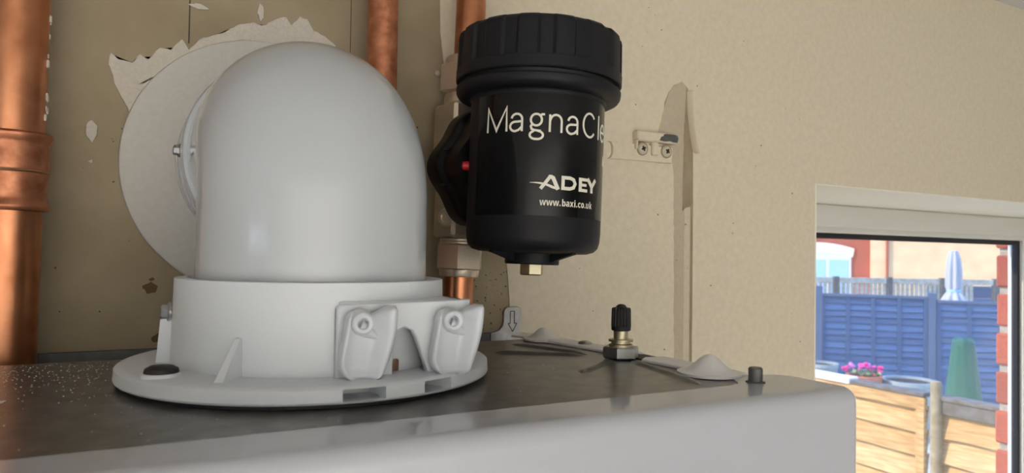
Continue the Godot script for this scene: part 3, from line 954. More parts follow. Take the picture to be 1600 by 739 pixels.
func filter() -> void:
	lean_f = Transform3D(Basis(Vector3(0, 0, 1), deg_to_rad(-1.5)), Vector3.ZERO)
	lean_f.origin = Vector3(AX, 0.097, AZ) - lean_f.basis * Vector3(0, 0.1, 0)
	var f := thing("magnetic_filter", "black cylindrical magnetic filter with ribbed lid and white lettering", "filter", lean_f * Vector3(0, 0.046, 0))
	var can := part("canister", Geo.new().lathe([[0.0200, 0.0590], [0.0330, 0.0596], [0.0370, 0.0608], [0.0394, 0.0632], [0.0404, 0.0668], [CR, 0.0720], [CR, 0.1488], [0.0412, 0.1502], [0.0424, 0.1514], [0.0440, 0.1524], [0.0300, 0.1550]], lean_f, 96), M.black_matt, f)
	part("flange", Geo.new().lathe([[0.0420, 0.1508], [0.0470, 0.1514], [0.0490, 0.1524], [0.0500, 0.1540], [0.0503, 0.1560], [0.0503, 0.1574], [0.0496, 0.1582], [0.0400, 0.1582]], lean_f, 96), M.black_matt, f)
	part("groove", Geo.new().lathe([[0.0380, 0.1578], [0.0470, 0.1578], [0.0470, 0.1612], [0.0380, 0.1612]], lean_f, 72), M.black_rubber, f)
	# lid with fifteen grip pads and narrow grooves between
	var rings := []
	var seg := 360
	for q in [[0.0440, 0.1608, 0], [0.0500, 0.1609, 0], [0.0506, 0.1616, 0], [0.0506, 0.1672, 0], [0.0504, 0.1678, 0], [0.0504, 0.1682, 1], [0.0500, 0.1868, 1], [0.0495, 0.1890, 1], [0.0480, 0.1906, 1], [0.0460, 0.1914, 0.4], [0.0440, 0.1918, 0], [0.0200, 0.1924, 0]]:
		var ring := PackedVector3Array()
		for k in seg:
			var deg := float(k)
			var a := deg_to_rad(deg)
			var ph := fposmod(deg + 38.0, 24.0)
			var dep := 0.0016 * clampf((5.5 - absf(ph - 12.0)) / 0.8, 0.0, 1.0)
			ring.append(lean_f * Vector3((q[0] - dep * q[2]) * sin(a), q[1], (q[0] - dep * q[2]) * cos(a)))
		rings.append(ring)
	var lid := part("lid", Geo.new().loft(rings), M.black_matt, f, 30.0)
	part("vent_button", Geo.new().lathe([[0.0110, 0.1922], [0.0110, 0.1948], [0.0095, 0.1960], [0.0001, 0.1962]], lean_f, 36), M.brass, lid)
	# label: a thin glossy sleeve on the front
	rings = []
	for k in 61:
		var a := deg_to_rad(lerpf(-86, 150, k / 60.0))
		var ring := PackedVector3Array()
		for e in [[0.0, 0.0797], [0.0002, 0.0797], [0.0002, 0.1482], [0.0, 0.1482]]:
			ring.append(lean_f * Vector3((CR + e[0]) * sin(a), e[1], (CR + e[0]) * cos(a)))
		rings.append(ring)
	var lab := part("label", Geo.new().loft(rings), M.black_gloss, can, 38.0, "glossy black label with white print")
	lab.set_meta("base", f.get_meta("base"))
	var g := Geo.new()
	write(g, [["M", -73.2, 0.97], ["a", -51.6, 0.90], ["g", -36.0, 0.90], ["n", -20.2, 0.92], ["a", -6.2, 0.90], ["C", 9.6, 0.92], ["l", 30.5, 1.0], ["e", 35.0, 0.92], ["a", 51.0, 0.90], ["n", 66.0, 0.92]], 0.1264, 0.0136, 0.00122)
	part("lettering", g, M.print, f)
	g = Geo.new()
	write(g, [["M", 45.0, 1.0]], 0.1125, 0.0052, 0.0006)
	part("lettering", g, M.print, f)
	# maker's mark: bold letters, the A drawn out into a swoosh
	g = Geo.new()
	var H := 0.0079
	var k0 := deg_to_rad(-26.0) * CR
	var kx := 0.0094
	var by := 0.0946
	var S := func(pts: Array, w: Array, closed := false) -> void:
		var o := []
		for v in pts: o.append(Vector2(k0 + v.x * kx, by + v.y * H))
		var ww := []
		for x in w: ww.append(x * H)
		stroke(g, o, ww, closed)
	S.call([Vector2(0.02, 0.0), Vector2(0.56, 0.86)], [0.24])
	S.call([Vector2(0.48, 0.88), Vector2(0.64, 0.88), Vector2(0.76, 0.80), Vector2(1.08, 0.0)], [0.24, 0.26, 0.28, 0.28])
	S.call([Vector2(-0.62, 0.42), Vector2(-0.3, 0.42), Vector2(0.05, 0.39), Vector2(0.4, 0.30), Vector2(0.72, 0.16), Vector2(1.0, 0.06)], [0.02, 0.08, 0.13, 0.16, 0.18, 0.14])
	S.call([Vector2(1.38, 0.12), Vector2(1.38, 0.88), Vector2(1.86, 0.88), Vector2(2.10, 0.78), Vector2(2.22, 0.5), Vector2(2.10, 0.22), Vector2(1.86, 0.12)], [0.24], true)
	S.call([Vector2(3.22, 0.89), Vector2(2.58, 0.89)], [0.22])
	S.call([Vector2(2.62, 1.0), Vector2(2.62, 0.0)], [0.28])
	S.call([Vector2(3.22, 0.11), Vector2(2.58, 0.11)], [0.22])
	S.call([Vector2(3.14, 0.5), Vector2(2.58, 0.5)], [0.20])
	S.call([Vector2(3.24, 1.0), Vector2(3.66, 0.44)], [0.28])
	S.call([Vector2(4.08, 1.0), Vector2(3.66, 0.44)], [0.28])
	S.call([Vector2(3.66, 0.56), Vector2(3.66, 0.0)], [0.28])
	part("logo", g, M.print, f)
	var tm := TextMesh.new()
	var sf := SystemFont.new()
	sf.font_names = PackedStringArray(["Droid Sans"])
	sf.font_weight = 700
	tm.font = sf
	tm.text = "www.baxi.co.uk"
	tm.font_size = 32
	tm.pixel_size = 0.001
	tm.depth = 0.0
	tm.curve_step = 2.0
	var arr := tm.get_mesh_arrays()
	var vs: PackedVector3Array = arr[Mesh.ARRAY_VERTEX]
	var ix: PackedInt32Array = arr[Mesh.ARRAY_INDEX] if arr[Mesh.ARRAY_INDEX] != null else PackedInt32Array(range(vs.size()))
	var lo := vs[0]
	var hi := vs[0]
	for v in vs:
		lo = lo.min(v); hi = hi.max(v)
	var sx := 0.0352 / (hi.x - lo.x)
	g = Geo.new()
	for i in range(0, ix.size() - 2, 3):
		var q := []
		for j in 3:
			var v := vs[ix[i + j]]
			q.append(on_can(deg_to_rad(-26.2) * CR + (v.x - lo.x) * sx, 0.0854 + (v.y - lo.y) * sx * 1.12, 0.00042))
		var c := lean_f * Vector3(0, 0.085, 0)
		if (q[1] - q[0]).cross(q[2] - q[0]).dot(q[0] - c) < 0: q.reverse()
		for v in q: g.t.append(v)
	part("lettering", g, M.print, f)
	# foot with webs and a brass drain plug
	g = Geo.new()
	g.lathe([[0.0001, 0.0524], [0.0160, 0.0524], [0.0166, 0.0530], [0.0166, 0.0600], [0.0001, 0.0600]], lean_f, 48)
	for k in 4:
		var a := deg_to_rad(-75.0 + 90.0 * k)
		var d := Vector3(sin(a), 0, cos(a))
		var n := Vector3(d.z, 0, -d.x) * 0.0016
		var rr := []
		for s in [-1.0, 1.0]:
			rr.append(PackedVector3Array([lean_f * (d * 0.014 + n * s + Vector3.UP * 0.0535), lean_f * (d * 0.034 + n * s + Vector3.UP * 0.0590), lean_f * (d * 0.034 + n * s + Vector3.UP * 0.0610), lean_f * (d * 0.014 + n * s + Vector3.UP * 0.0610)]))
		g.loft(rr)
	part("foot", g, M.black_matt, f)
	rings = []
	for q in [[0.0066, 0.0458], [0.0074, 0.0466], [0.0074, 0.0526]]:
		var ring := PackedVector3Array()
		for k in 6:
			var a := TAU * k / 6.0 + 0.35
			ring.append(lean_f * Vector3(q[0] * sin(a), q[1], q[0] * cos(a)))
		rings.append(ring)
	part("drain_plug", Geo.new().loft(rings), M.brass, f, 20.0)
	# side mount between canister and pipe: a lobed disc, with ribs and a red peg
	var c0 := Vector3(0.2105, 0.1105, 0.0)
	var loop := func(sc: float, z: float, inset: float) -> PackedVector3Array:
		var ring := PackedVector3Array()
		for k in 72:
			var a := TAU * k / 72.0
			var r: float = (0.0390 + 0.0006 * cos(2.0 * a) - 0.0022 * cos(6.0 * a + PI)) * sc - inset
			ring.append(c0 + Vector3(r * cos(a), r * sin(a), z))
		return ring
	var mount := part("side_mount", Geo.new().loft([loop.call(0.7, -0.030, 0.0), loop.call(0.9, -0.028, 0.0), loop.call(1.0, -0.022, 0.0), loop.call(1.0, -0.010, 0.0), loop.call(1.0, -0.007, 0.0012), loop.call(0.9, -0.005, 0.0), loop.call(0.86, 0.012, 0.0)]), M.black_ring, f, 30.0)
	part("valve_barrel", Geo.new().lathe([[0.0001, -0.0285], [0.0150, -0.0285], [0.0150, 0.0], [0.0001, 0.0]], Transform3D(Basis(Vector3(1, 0, 0), Vector3(0, 0, 1), Vector3(0, -1, 0)), Vector3(0.2035, 0.1105, 0.0)), 32), M.black_ring, f)
	g = Geo.new()
	for y in [0.1195, 0.1115, 0.0985]:
		g.box(Vector3(0.1735, y - 0.0006, -0.010), Vector3(0.1900, y + 0.0006, -0.002), 0.0004)
	part("mount_rib", g, M.black_ring, mount)
	part("red_peg", Geo.new().tube([Vector3(0.1780, 0.1085, 0.0120), Vector3(0.1786, 0.1085, 0.0124), Vector3(0.1840, 0.1085, 0.0150), Vector3(0.1950, 0.1085, 0.0150)], 0.003, 20, [0.0012, 0.0026, 0.0031, 0.0031]), M.red, f)


# ---------------------------------------------------------------- flue elbow
func flue() -> void:
	# flexible wall plate
	var wp := thing("wall_plate", "round off-white flue plate against the tan wall behind the elbow", "flue plate", Vector3(FX, FY - 0.081, WALL_Z))
	var wf := Transform3D(Basis(Vector3(1, 0, 0), Vector3(0, 0, 1), Vector3(0, -1, 0)), Vector3(FX, FY, WALL_Z))
	part("disc", Geo.new().lathe([[0.0480, 0.0003], [0.0808, 0.0003], [0.0812, 0.0020], [0.0806, 0.0042], [0.0790, 0.0052], [0.0620, 0.0068], [0.0480, 0.0074]], wf, 128), M.rubber_white, wp)

	var f := thing("flue_elbow", "large white flue elbow rising from flanged collar on the boiler top", "flue elbow", Vector3(FX, 0, FZ))
	var ax := Transform3D(Basis(), Vector3(FX, 0, FZ))
	part("gasket", Geo.new().lathe([[0.04, 0.0002], [0.0762, 0.0002], [0.0762, 0.0020], [0.04, 0.0020]], ax, 72, true), M.black_rubber, f)
	# flange with two pockets cut into its rim below the test caps
	var frings := []
	for q in [[0.0600, 0.0018, 0], [0.0784, 0.0018, 0], [0.0792, 0.0022, 0], [0.0795, 0.0028, 0], [0.0796, 0.0029, 1], [0.0793, 0.0071, 1], [0.0792, 0.0072, 0], [0.0782, 0.0079, 0], [0.0758, 0.0083, 0], [0.0560, 0.0084, 0]]:
		var ring := PackedVector3Array()
		for k in 720:
			var deg := k * 0.5
			var a := deg_to_rad(deg)
			var r: float = q[0]
			var cut := (deg >= 355.0 or deg <= 5.5) or (deg >= 18.5 and deg <= 28.0)
			if cut and q[2] == 1: r = minf(r, 0.0650)
			ring.append(Vector3(FX + r * sin(a), q[1], FZ + r * cos(a)))
		frings.append(ring)
	part("flange", Geo.new().loft(frings), M.white_matt, f, 30.0)
	part("collar", Geo.new().lathe([[0.0510, 0.0060], [0.0590, 0.0060], [0.0588, 0.0090], [0.0580, 0.0432], [0.0577, 0.0437], [0.0530, 0.0437], [0.0510, 0.0420]], ax, 128, true), M.white_matt, f)
	# triangular gussets round the collar
	for deg in [-94.0, -40.0, 62.0, 150.0, -150.0]:
		var a := deg_to_rad(deg)
		var d := Vector3(sin(a), 0, cos(a))
		var n := Vector3(d.z, 0, -d.x) * 0.0017
		var c := Vector3(FX, 0, FZ)
		var low := 0.0715 if deg != -94.0 else 0.0640
		var hi := 0.0225 if deg != -94.0 else 0.0262
		var top := 0.0588 if deg != -94.0 else 0.0615
		var rr := []
		for s in [-1.0, 1.0]:
			rr.append(PackedVector3Array([c + d * 0.0570 + n * s + Vector3.UP * 0.007, c + d * low + n * s + Vector3.UP * 0.007, c + d * low + n * s + Vector3.UP * 0.0082, c + d * (top + 0.0012) + n * s * 0.6 + Vector3.UP * hi, c + d * 0.0570 + n * s * 0.6 + Vector3.UP * (hi + 0.0006)]))
		part("gusset", Geo.new().loft(rr), M.white_matt, f)
	# rubber plug in its raised seat
	var pc := Transform3D(Basis(), Vector3(0.0130, 0.0, 0.1085))
	var seat := part("plug_seat", Geo.new().lathe([[0.0001, 0.0070], [0.0070, 0.0070], [0.0069, 0.0090], [0.0064, 0.0096], [0.0001, 0.0096]], pc, 40), M.white_matt, f)
	part("plug", Geo.new().lathe([[0.0058, 0.0092], [0.0062, 0.0098], [0.0058, 0.0112], [0.0040, 0.0122], [0.0001, 0.0124]], pc, 36), M.black_rubber, seat)
	# the bend: up, round and back to the wall
	var rb := 0.026
	var path := [Vector3(FX, 0.020, FZ), Vector3(FX, 0.043, FZ)]
	var ey := 0.1055
	for k in 33:
		var a := k / 32.0 * PI / 2
		path.append(Vector3(FX, ey - rb + rb * sin(a), FZ - rb + rb * cos(a)))
	path.append(Vector3(FX, ey, WALL_Z + 0.002))
	var bend := part("bend", Geo.new().tube(path, 0.0503, 128), M.white_gloss, f)
	# joint ring on the horizontal leg
	var jf := Transform3D(Basis(Vector3(1, 0, 0), Vector3(0, 0, 1), Vector3(0, -1, 0)), Vector3(FX, ey, 0))
	part("joint_ring", Geo.new().lathe([[0.0490, -0.034], [0.0520, -0.034], [0.0530, -0.032], [0.0530, -0.014], [0.0524, -0.0125], [0.0514, -0.012], [0.0514, -0.006], [0.0522, -0.005], [0.0529, -0.003], [0.0529, 0.011], [0.0520, 0.013], [0.0490, 0.013]], jf, 128), M.white_gloss, f)
	var s1 := Transform3D(basis_y(Vector3(-1, 0.02, 0.15)), Vector3(FX - 0.0528, ey + 0.0005, 0.004))
	part("screw", hexhead(s1, 0.0026), M.steel, f, 25.0)
	# screw that clamps the collar at the left
	var s2 := Transform3D(basis_y(Vector3(-0.95, 0.05, 0.1)), Vector3(FX - 0.0590, 0.0292, FZ - 0.004))
	part("screw", hexhead(s2, 0.0030), M.steel, f, 25.0)
	# test-point housing at the front right
	var ho := PackedVector2Array([Vector2(0.0707, 0.0078), Vector2(0.0707, 0.0338), Vector2(0.0714, 0.0352), Vector2(0.0728, 0.0358), Vector2(0.1258, 0.0369), Vector2(0.1258, 0.0078), Vector2(0.1078, 0.0078), Vector2(0.1052, 0.0150), Vector2(0.1022, 0.0225), Vector2(0.1004, 0.0252), Vector2(0.0974, 0.0264), Vector2(0.0942, 0.0250), Vector2(0.0930, 0.0220), Vector2(0.0928, 0.0078)])
	var hs := part("test_housing", Geo.new().prism(ho, 0.1345, 0.1382, Transform3D(), 0.0006), M.white_matt, f)
	var g := Geo.new()
	g.box(Vector3(0.0707, 0.0070, 0.1180), Vector3(0.0737, 0.0352, 0.1360), 0.0005)
	g.box(Vector3(0.0720, 0.0335, 0.1120), Vector3(0.1258, 0.0366, 0.1360), 0.0005)
	g.box(Vector3(0.1230, 0.0070, 0.1080), Vector3(0.1258, 0.0366, 0.1360), 0.0005)
	part("housing_wall", g, M.white_matt, hs)
	part("test_nozzle", Geo.new().tube([Vector3(0.0950, 0.0080, 0.1290), Vector3(0.0955, 0.0130, 0.1290), Vector3(0.0965, 0.0150, 0.1290)], 0.004, 16, [0.0036, 0.0032, 0.0012]), M.nozzle, hs)
	for s in [[0.0703, 0.0074, 0.1418], [0.1068, 0.0072, 0.1415]]:
		wing_cap(f, Vector3(s[0], s[1], s[2]))

func hexhead(fr: Transform3D, r: float) -> Geo:
	var g := Geo.new()
	g.lathe([[r * 1.35, 0.0], [r * 1.35, r * 0.25], [r * 1.1, r * 0.4], [r * 0.5, r * 0.4]], fr, 24)
	var rr := []
	for q in [[r, r * 0.3], [r, r * 1.05], [r * 0.82, r * 1.25]]:
		var ring := PackedVector3Array()
		for k in 6:
			var a := TAU * k / 6.0
			ring.append(fr * Vector3(q[0] * sin(a), q[1], q[0] * cos(a)))
		rr.append(ring)
	g.loft(rr)
	return g

# a paddle with a raised wing along its right edge and a hollow boss
func wing_cap(f: Node3D, at: Vector3) -> void:
	var W := 0.0212
	var H := 0.0278
	var nu := 28
	var nv := 30
	var edge := func(v: float) -> Vector2:
		var l := 0.10 * smoothstep(0.25, 1.0, v)
		var r := 0.86 + 0.15 * smoothstep(0.0, 0.75, v)
		var b := maxf(0.0, (0.34 - v) / 0.34)
		l += 0.32 * (1.0 - sqrt(maxf(0.0, 1.0 - b * b)))
		r -= 0.26 * (1.0 - sqrt(maxf(0.0, 1.0 - b * b)))
		return Vector2(l, r)
	var topv := func(u: float) -> float:
		var h := 0.94
		h += 0.07 * smoothstep(0.55, 0.92, u) - 0.03 * exp(-pow((u - 0.52) / 0.16, 2.0))
		h -= 0.13 * pow(maxf(0.0, (0.14 - u) / 0.14), 2.0)
		h -= 0.06 * pow(maxf(0.0, (u - 0.93) / 0.07), 2.0)
		return h
	var front := []
	var back := []
	for i in nv + 1:
		var v := float(i) / nv
		var e: Vector2 = edge.call(v)
		var fr := []
		var bk := []
		for j in nu + 1:
			var t := float(j) / nu
			var u := lerpf(e.x, e.y, t)
			var vv: float = v * topv.call(t)
			var rim := clampf(minf(minf(t, 1.0 - t) * 14.0, minf(v, 1.0 - v) * 12.0), 0.0, 1.0)
			var h := 0.0018 * sqrt(rim) + 0.0012
			h += 0.0058 * smoothstep(0.52, 0.86, t) * (0.55 + 0.45 * v) * (1.0 - 0.45 * smoothstep(0.88, 1.0, t))
			h += 0.0016 * exp(-pow((v - 0.06) / 0.08, 2.0))
			h += 0.0014 * exp(-pow(t / 0.13, 2.0))
			fr.append(at + Vector3(u * W, vv * H, h - 0.0016 * (1.0 - v)))
			bk.append(at + Vector3(u * W, vv * H, -0.0008 - 0.0010 * (1.0 - v)))
		front.append(fr)
		back.append(bk)
	var g := Geo.new()
	var o := PackedVector3Array()
	for i in nv:
		for j in nu:
			g.quad(o, front[i][j], front[i][j + 1], front[i + 1][j + 1], front[i + 1][j])
			g.quad(o, back[i][j], back[i + 1][j], back[i + 1][j + 1], back[i][j + 1])
	for i in nv:
		g.quad(o, front[i][0], front[i + 1][0], back[i + 1][0], back[i][0])
		g.quad(o, front[i][nu], back[i][nu], back[i + 1][nu], front[i + 1][nu])
	for j in nu:
		g.quad(o, front[0][j], back[0][j], back[0][j + 1], front[0][j + 1])
		g.quad(o, front[nv][j], front[nv][j + 1], back[nv][j + 1], back[nv][j])
	g.solid(o)
	var cap := part("test_cap", g, M.white_plastic, f, 55.0)
	var bf := Transform3D(basis_y(Vector3(-0.05, -0.05, 1)), at + Vector3(0.0078, 0.0222, 0.0005))
	part("boss", Geo.new().lathe([[0.0050, 0.0], [0.0044, 0.0030], [0.0040, 0.0056], [0.0034, 0.0061], [0.0022, 0.0059], [0.0019, 0.0052], [0.0018, 0.0022], [0.0001, 0.0022]], bf, 32), M.white_plastic, cap)
	var wb := Transform3D(basis_y(Vector3(0.86, -0.5, 0.05)), at + Vector3(0.0068, 0.0205, 0.0026))
	part("web", Geo.new().lathe([[0.0030, 0.0], [0.0022, 0.0045], [0.0010, 0.0080], [0.0001, 0.0086]], wb, 20), M.white_plastic, cap)


# ---------------------------------------------------------------- garden
func garden() -> void:
	struct("ground", Geo.new().box(Vector3(-14, GROUND - 0.3, -45), Vector3(45, GROUND, 20)), M.grass, "pale paved garden ground", "ground")
	# ---- near fence along x = 3
	var F := thing("lap_fence", "honey-coloured lap fence running away outside the window", "fence", Vector3(3.0, GROUND, -1.37))
	var panels := [[-1.40, -3.25], [-1.347, -0.10]]
	for pn in panels.size():
		var za: float = panels[pn][0]
		var zb: float = panels[pn][1]
		var lo := minf(za, zb)
		var hi := maxf(za, zb)
		for k in 18:
			var y := -0.577 - 0.1005 * k
			if y - 0.1 < GROUND: break
			# each board leans out at its lower edge over the one below
			var prof := PackedVector3Array()
			var g := Geo.new()
			var rings := []
			var seg := 14
			var ph := rng.randf() * TAU
			for i in seg + 1:
				var z := lerpf(lo, hi, float(i) / seg)
				var wv := 0.004 * sin(ph + i * 0.9) + 0.002 * sin(ph * 2.0 + i * 2.3)
				rings.append(PackedVector3Array([Vector3(3.003, y + 0.012, z), Vector3(2.978, y - 0.1035 + wv, z), Vector3(2.988, y - 0.1045 + wv, z), Vector3(3.010, y + 0.012, z)]))
			g.loft(rings)
			part("board", g, M.wood[(k + pn) % 3], F)
		part("rail", Geo.new().box(Vector3(2.972, -0.582, lo), Vector3(2.997, -0.528, hi), 0.003), M.wood[1] if pn == 0 else M.wood_grey, F)
		part("capping", Geo.new().box(Vector3(2.965, -0.527, lo if pn == 1 else -1.748), Vector3(3.03, -0.508, hi), 0.003), M.wood_grey, F)
		for z in ([hi - 0.02, (lo + hi) / 2, lo + 0.02] if pn == 0 else [lo + 0.02 + 0.6, hi - 0.02]):
			part("batten", Geo.new().box(Vector3(2.970, GROUND + 0.1, z - 0.02), Vector3(2.988, -0.582, z + 0.02), 0.003), M.wood[0], F)
	part("capping", Geo.new().box(Vector3(2.960, -0.528, -3.25), Vector3(3.03, -0.500, -1.748), 0.003), M.capping_white, F, 38.0, "bright white length of capping")
	var pg := Geo.new()
	pg.lathe([[0.021, GROUND], [0.021, -0.456], [0.017, -0.449], [0.0001, -0.447]], Transform3D(Basis(), Vector3(2.968, 0, -1.349)), 12)
	part("post", pg, M.wood_post, F)

	# ---- blue fence further off
	var B0 := Vector3(9.826, 0, -7.246)
	var d := Vector3(0.674, 0, 0.739).normalized()
	var n := Vector3(-d.z, 0, d.x)
	var B := thing("blue_fence", "blue painted lap fence across the garden", "fence", Vector3(10.4, GROUND, -6.6))
	var bs := Basis(d, Vector3.UP, n)
	var board_mesh := {}
	for e in [[-1.60, -0.06, -0.505, 0], [0.0, 1.50, -0.515, 1], [1.62, 3.30, -0.565, 2], [3.42, 5.1, -0.565, 3]]:
		for k in 18:
			var y: float = e[2] - 0.05 - 0.1 * k
			if y - 0.1 < GROUND: break
			var g := Geo.new()
			var rings := []
			for i in 7:
				var s: float = lerpf(e[0], e[1], i / 6.0)
				var wv := 0.006 * sin(k * 2.1 + i * 1.7 + e[3])
				var bpos := func(yy: float, out: float) -> Vector3: return B0 + d * s + n * out + Vector3.UP * yy
				rings.append(PackedVector3Array([bpos.call(y + 0.015, -0.006), bpos.call(y - 0.1 + wv, 0.024), bpos.call(y - 0.103 + wv, 0.010), bpos.call(y + 0.015, -0.012)]))
			g.loft(rings)
			part("board", g, M.blue[(k + e[3]) % 3], B)
		var cap := Geo.new()
		cap.xf = Transform3D(bs, B0)
		cap.box(Vector3(e[0], e[2] - 0.045, -0.02), Vector3(e[1], e[2], 0.04), 0.004)
		part("capping", cap, M.blue_post, B)
		var len: float = e[1] - e[0]
		for k in 5:
			var bg := Geo.new()
			bg.xf = Transform3D(bs, B0)
			var s2: float = e[0] + 0.025 + (len - 0.05) * k / 4.0
			bg.box(Vector3(s2 - 0.028, GROUND + 0.05, 0.012), Vector3(s2 + 0.028, e[2] - 0.03, 0.032), 0.003)
			part("batten", bg, M.blue[1], B)
	for s in [-0.03, 1.56, 3.36]:
		var g := Geo.new()
		g.xf = Transform3D(bs, B0)
		g.box(Vector3(s - 0.05, GROUND, -0.05), Vector3(s + 0.05, -0.40 if s < 0.5 else -0.46, 0.05), 0.005)
		part("post", g, M.blue_post, B)

	# ---- pale slatted fence behind it
	var P0 := Vector3(11.4, 0, -9.36)
	var pd := Vector3(2.0, 0, 1.09).normalized()
	var pbs := Basis(pd, Vector3.UP, Vector3(-pd.z, 0, pd.x))
	var P := thing("slatted_fence", "pale wooden slatted fence showing above the blue fence", "fence", P0 + Vector3(1.5, GROUND, 0.8))
	for k in 42:
		var g := Geo.new()
		g.xf = Transform3D(pbs, P0)
		g.box(Vector3(k * 0.09, GROUND, -0.01), Vector3(k * 0.09 + 0.065, -0.42, 0.01), 0.003)
		part("slat", g, M.pale_wood, P)
	for k in 4:
		var g := Geo.new()
		g.xf = Transform3D(pbs, P0)
		g.box(Vector3(k * 1.05 + 0.06, -0.44, -0.03), Vector3(k * 1.05 + 0.99, -0.33, 0.035), 0.006)
		part("capping", g, M.pale_wood, P)
	for k in 5:
		var g := Geo.new()
		g.xf = Transform3D(pbs, P0)
		g.box(Vector3(k * 1.05 - 0.05, GROUND, -0.05), Vector3(k * 1.05 + 0.05, -0.31, 0.05), 0.006)
		part("post", g, M.wood_grey, P)

	# ---- another blue fence on the right, behind
	var Q := thing("garden_fence", "dark blue fence behind the closed parasol", "fence", Vector3(15.6, GROUND, -8.2))
	var Q0 := Vector3(14.9, 0, -8.6)
	var qd := Vector3(1.2, 0, 0.6).normalized()
	var qbs := Basis(qd, Vector3.UP, Vector3(-qd.z, 0, qd.x))
	for k in 9:
		var g := Geo.new()
		g.xf = Transform3D(qbs, Q0)
		g.box(Vector3(0.0, -0.56 - 0.2 * k - 0.195, -0.01 - 0.004 * (k % 2)), Vector3(3.0, -0.56 - 0.2 * k, 0.02), 0.004)
		part("board", g, M.blue[(k + 1) % 3], Q)
	var qc := Geo.new()
	qc.xf = Transform3D(qbs, Q0)
	qc.box(Vector3(-0.02, -0.57, -0.03), Vector3(3.02, -0.50, 0.04), 0.006)
	part("capping", qc, M.blue_post, Q)

	# ---- green covered cone
	var C := thing("covered_cone", "tall green fabric cover shaped like a cone before the blue fence", "cover", Vector3(6.76, GROUND, -3.34))
	var rings := []
	for i in 25:
		var u := i / 24.0
		var y := lerpf(GROUND, -0.68, u)
		var r := lerpf(0.30, 0.086, pow(u, 0.85))
		var ring := PackedVector3Array()
		for k in 48:
			var a := TAU * k / 48.0
			var rr := r * (1.0 + 0.03 * sin(a * 5.0 + u * 6.0) + 0.02 * sin(a * 11.0 - u * 9.0))
			ring.append(Vector3(6.76 + rr * cos(a), y + 0.01 * sin(a * 3.0) * u, -3.34 + rr * sin(a)))
		rings.append(ring)
	var cc := PackedVector3Array()
	for v in rings[24]: cc.append(Vector3(6.76, 0, -3.34) + (v - Vector3(6.76, 0, -3.34)) * Vector3(0.7, 1, 0.7) + Vector3(0, 0.018, 0))
	rings.append(cc)
	part("cover", Geo.new().loft(rings), M.green, C, 50.0)

	# ---- closed parasol
	var U := thing("parasol", "closed grey-white parasol standing behind the fences", "parasol", Vector3(13.32, GROUND, -7.15))
	part("pole", Geo.new().tube([Vector3(13.32, GROUND, -7.15), Vector3(13.32, 0.2, -7.15)], 0.02, 12), M.wood_grey, U)
	rings = []
	for q in [[0.34, 0.02, 0], [0.33, 0.07, 0.2], [0.22, 0.10, 0.3], [-0.02, 0.12, 0.35], [-0.30, 0.125, 0.3], [-0.40, 0.10, 0.2], [-0.46, 0.14, 0.3], [-0.62, 0.21, 0.45], [-0.78, 0.22, 0.5]]:
		var ring := PackedVector3Array()
		for k in 64:
			var a := TAU * k / 64.0
			var rr: float = q[1] * (1.0 + q[2] * 0.5 * cos(a * 8.0))
			ring.append(Vector3(13.32 + rr * cos(a), q[0] - 0.12 - 0.04 * q[2] * cos(a * 8.0), -7.15 + rr * sin(a)))
		rings.append(ring)
	var cano := part("canopy", Geo.new().loft(rings), M.canvas, U, 50.0)
	part("tie", Geo.new().lathe([[0.10, -0.53], [0.118, -0.53], [0.118, -0.49], [0.10, -0.49]], Transform3D(Basis(), Vector3(13.32, 0, -7.15)), 32), M.canvas_blue, cano)

	# ---- planters
	pot("flower_pot", "terracotta pot of pink flowers left of the grey planter", Vector3(8.72, 0, -5.71), -1.50, 0.21, true)
	pot("planter", "wide grey planter against the blue fence, right of the flowers", Vector3(9.25, 0, -5.43), -1.56, 0.32, false)
	pot("planter", "small grey planter at the left edge of the window view", Vector3(9.08, 0, -6.65), -1.50, 0.22, false)

	# ---- houses
	var H0 := Vector3(22.6, 0, -15.9)
	var hd := Vector3(0.6, 0, 0.8)
	var hbs := Basis(hd, Vector3.UP, Vector3(-0.8, 0, 0.6))
	var rh := thing("brick_house", "red brick house with a pale arched window", "house", H0 + Vector3(0, GROUND, 0))
	var bx := func(called: String, a: Vector3, b: Vector3, m: Material, o: Node3D, par: Node3D, origin: Vector3, bev := 0.0) -> MeshInstance3D:
		var g := Geo.new()
		g.xf = Transform3D(hbs, origin)
		g.box(a, b, bev)
		return part(called, g, m, par)
	bx.call("wall", Vector3(-9, GROUND, -7), Vector3(0.55, 3.2, 0), M.house_red, rh, rh, H0)
	var roofg := Geo.new()
	roofg.xf = Transform3D(hbs, H0)
	roofg.prism(PackedVector2Array([Vector2(-7.4, 3.1), Vector2(0.4, 3.1), Vector2(-3.5, 6.2)]), 0.0, 9.4, Transform3D(Basis(Vector3(0, 0, 1), Vector3(0, 1, 0), Vector3(-1, 0, 0)), Vector3(0.5, 0, 0)))
	part("roof", roofg, M.roof, rh)
	# arched window: pale arch, white frame, panes
	var ag := Geo.new()
	ag.xf = Transform3D(hbs, H0)
	var ao := PackedVector2Array()
	for k in 13:
		var u := k / 12.0 * 2.0 - 1.0
		ao.append(Vector2(-1.2 + u * 1.25, 0.60 - 0.22 * u * u))
	for k in 13:
		var u := 1.0 - k / 12.0 * 2.0
		ao.append(Vector2(-1.2 + u * 1.2, 0.24 - 0.16 * u * u))
	ag.prism(ao, 0.0, 0.06)
	part("arch", ag, M.house_pale, rh)
	var wf2: MeshInstance3D = bx.call("window", Vector3(-2.35, -1.3, 0.0), Vector3(-0.05, 0.24, 0.05), M.upvc, rh, rh, H0)
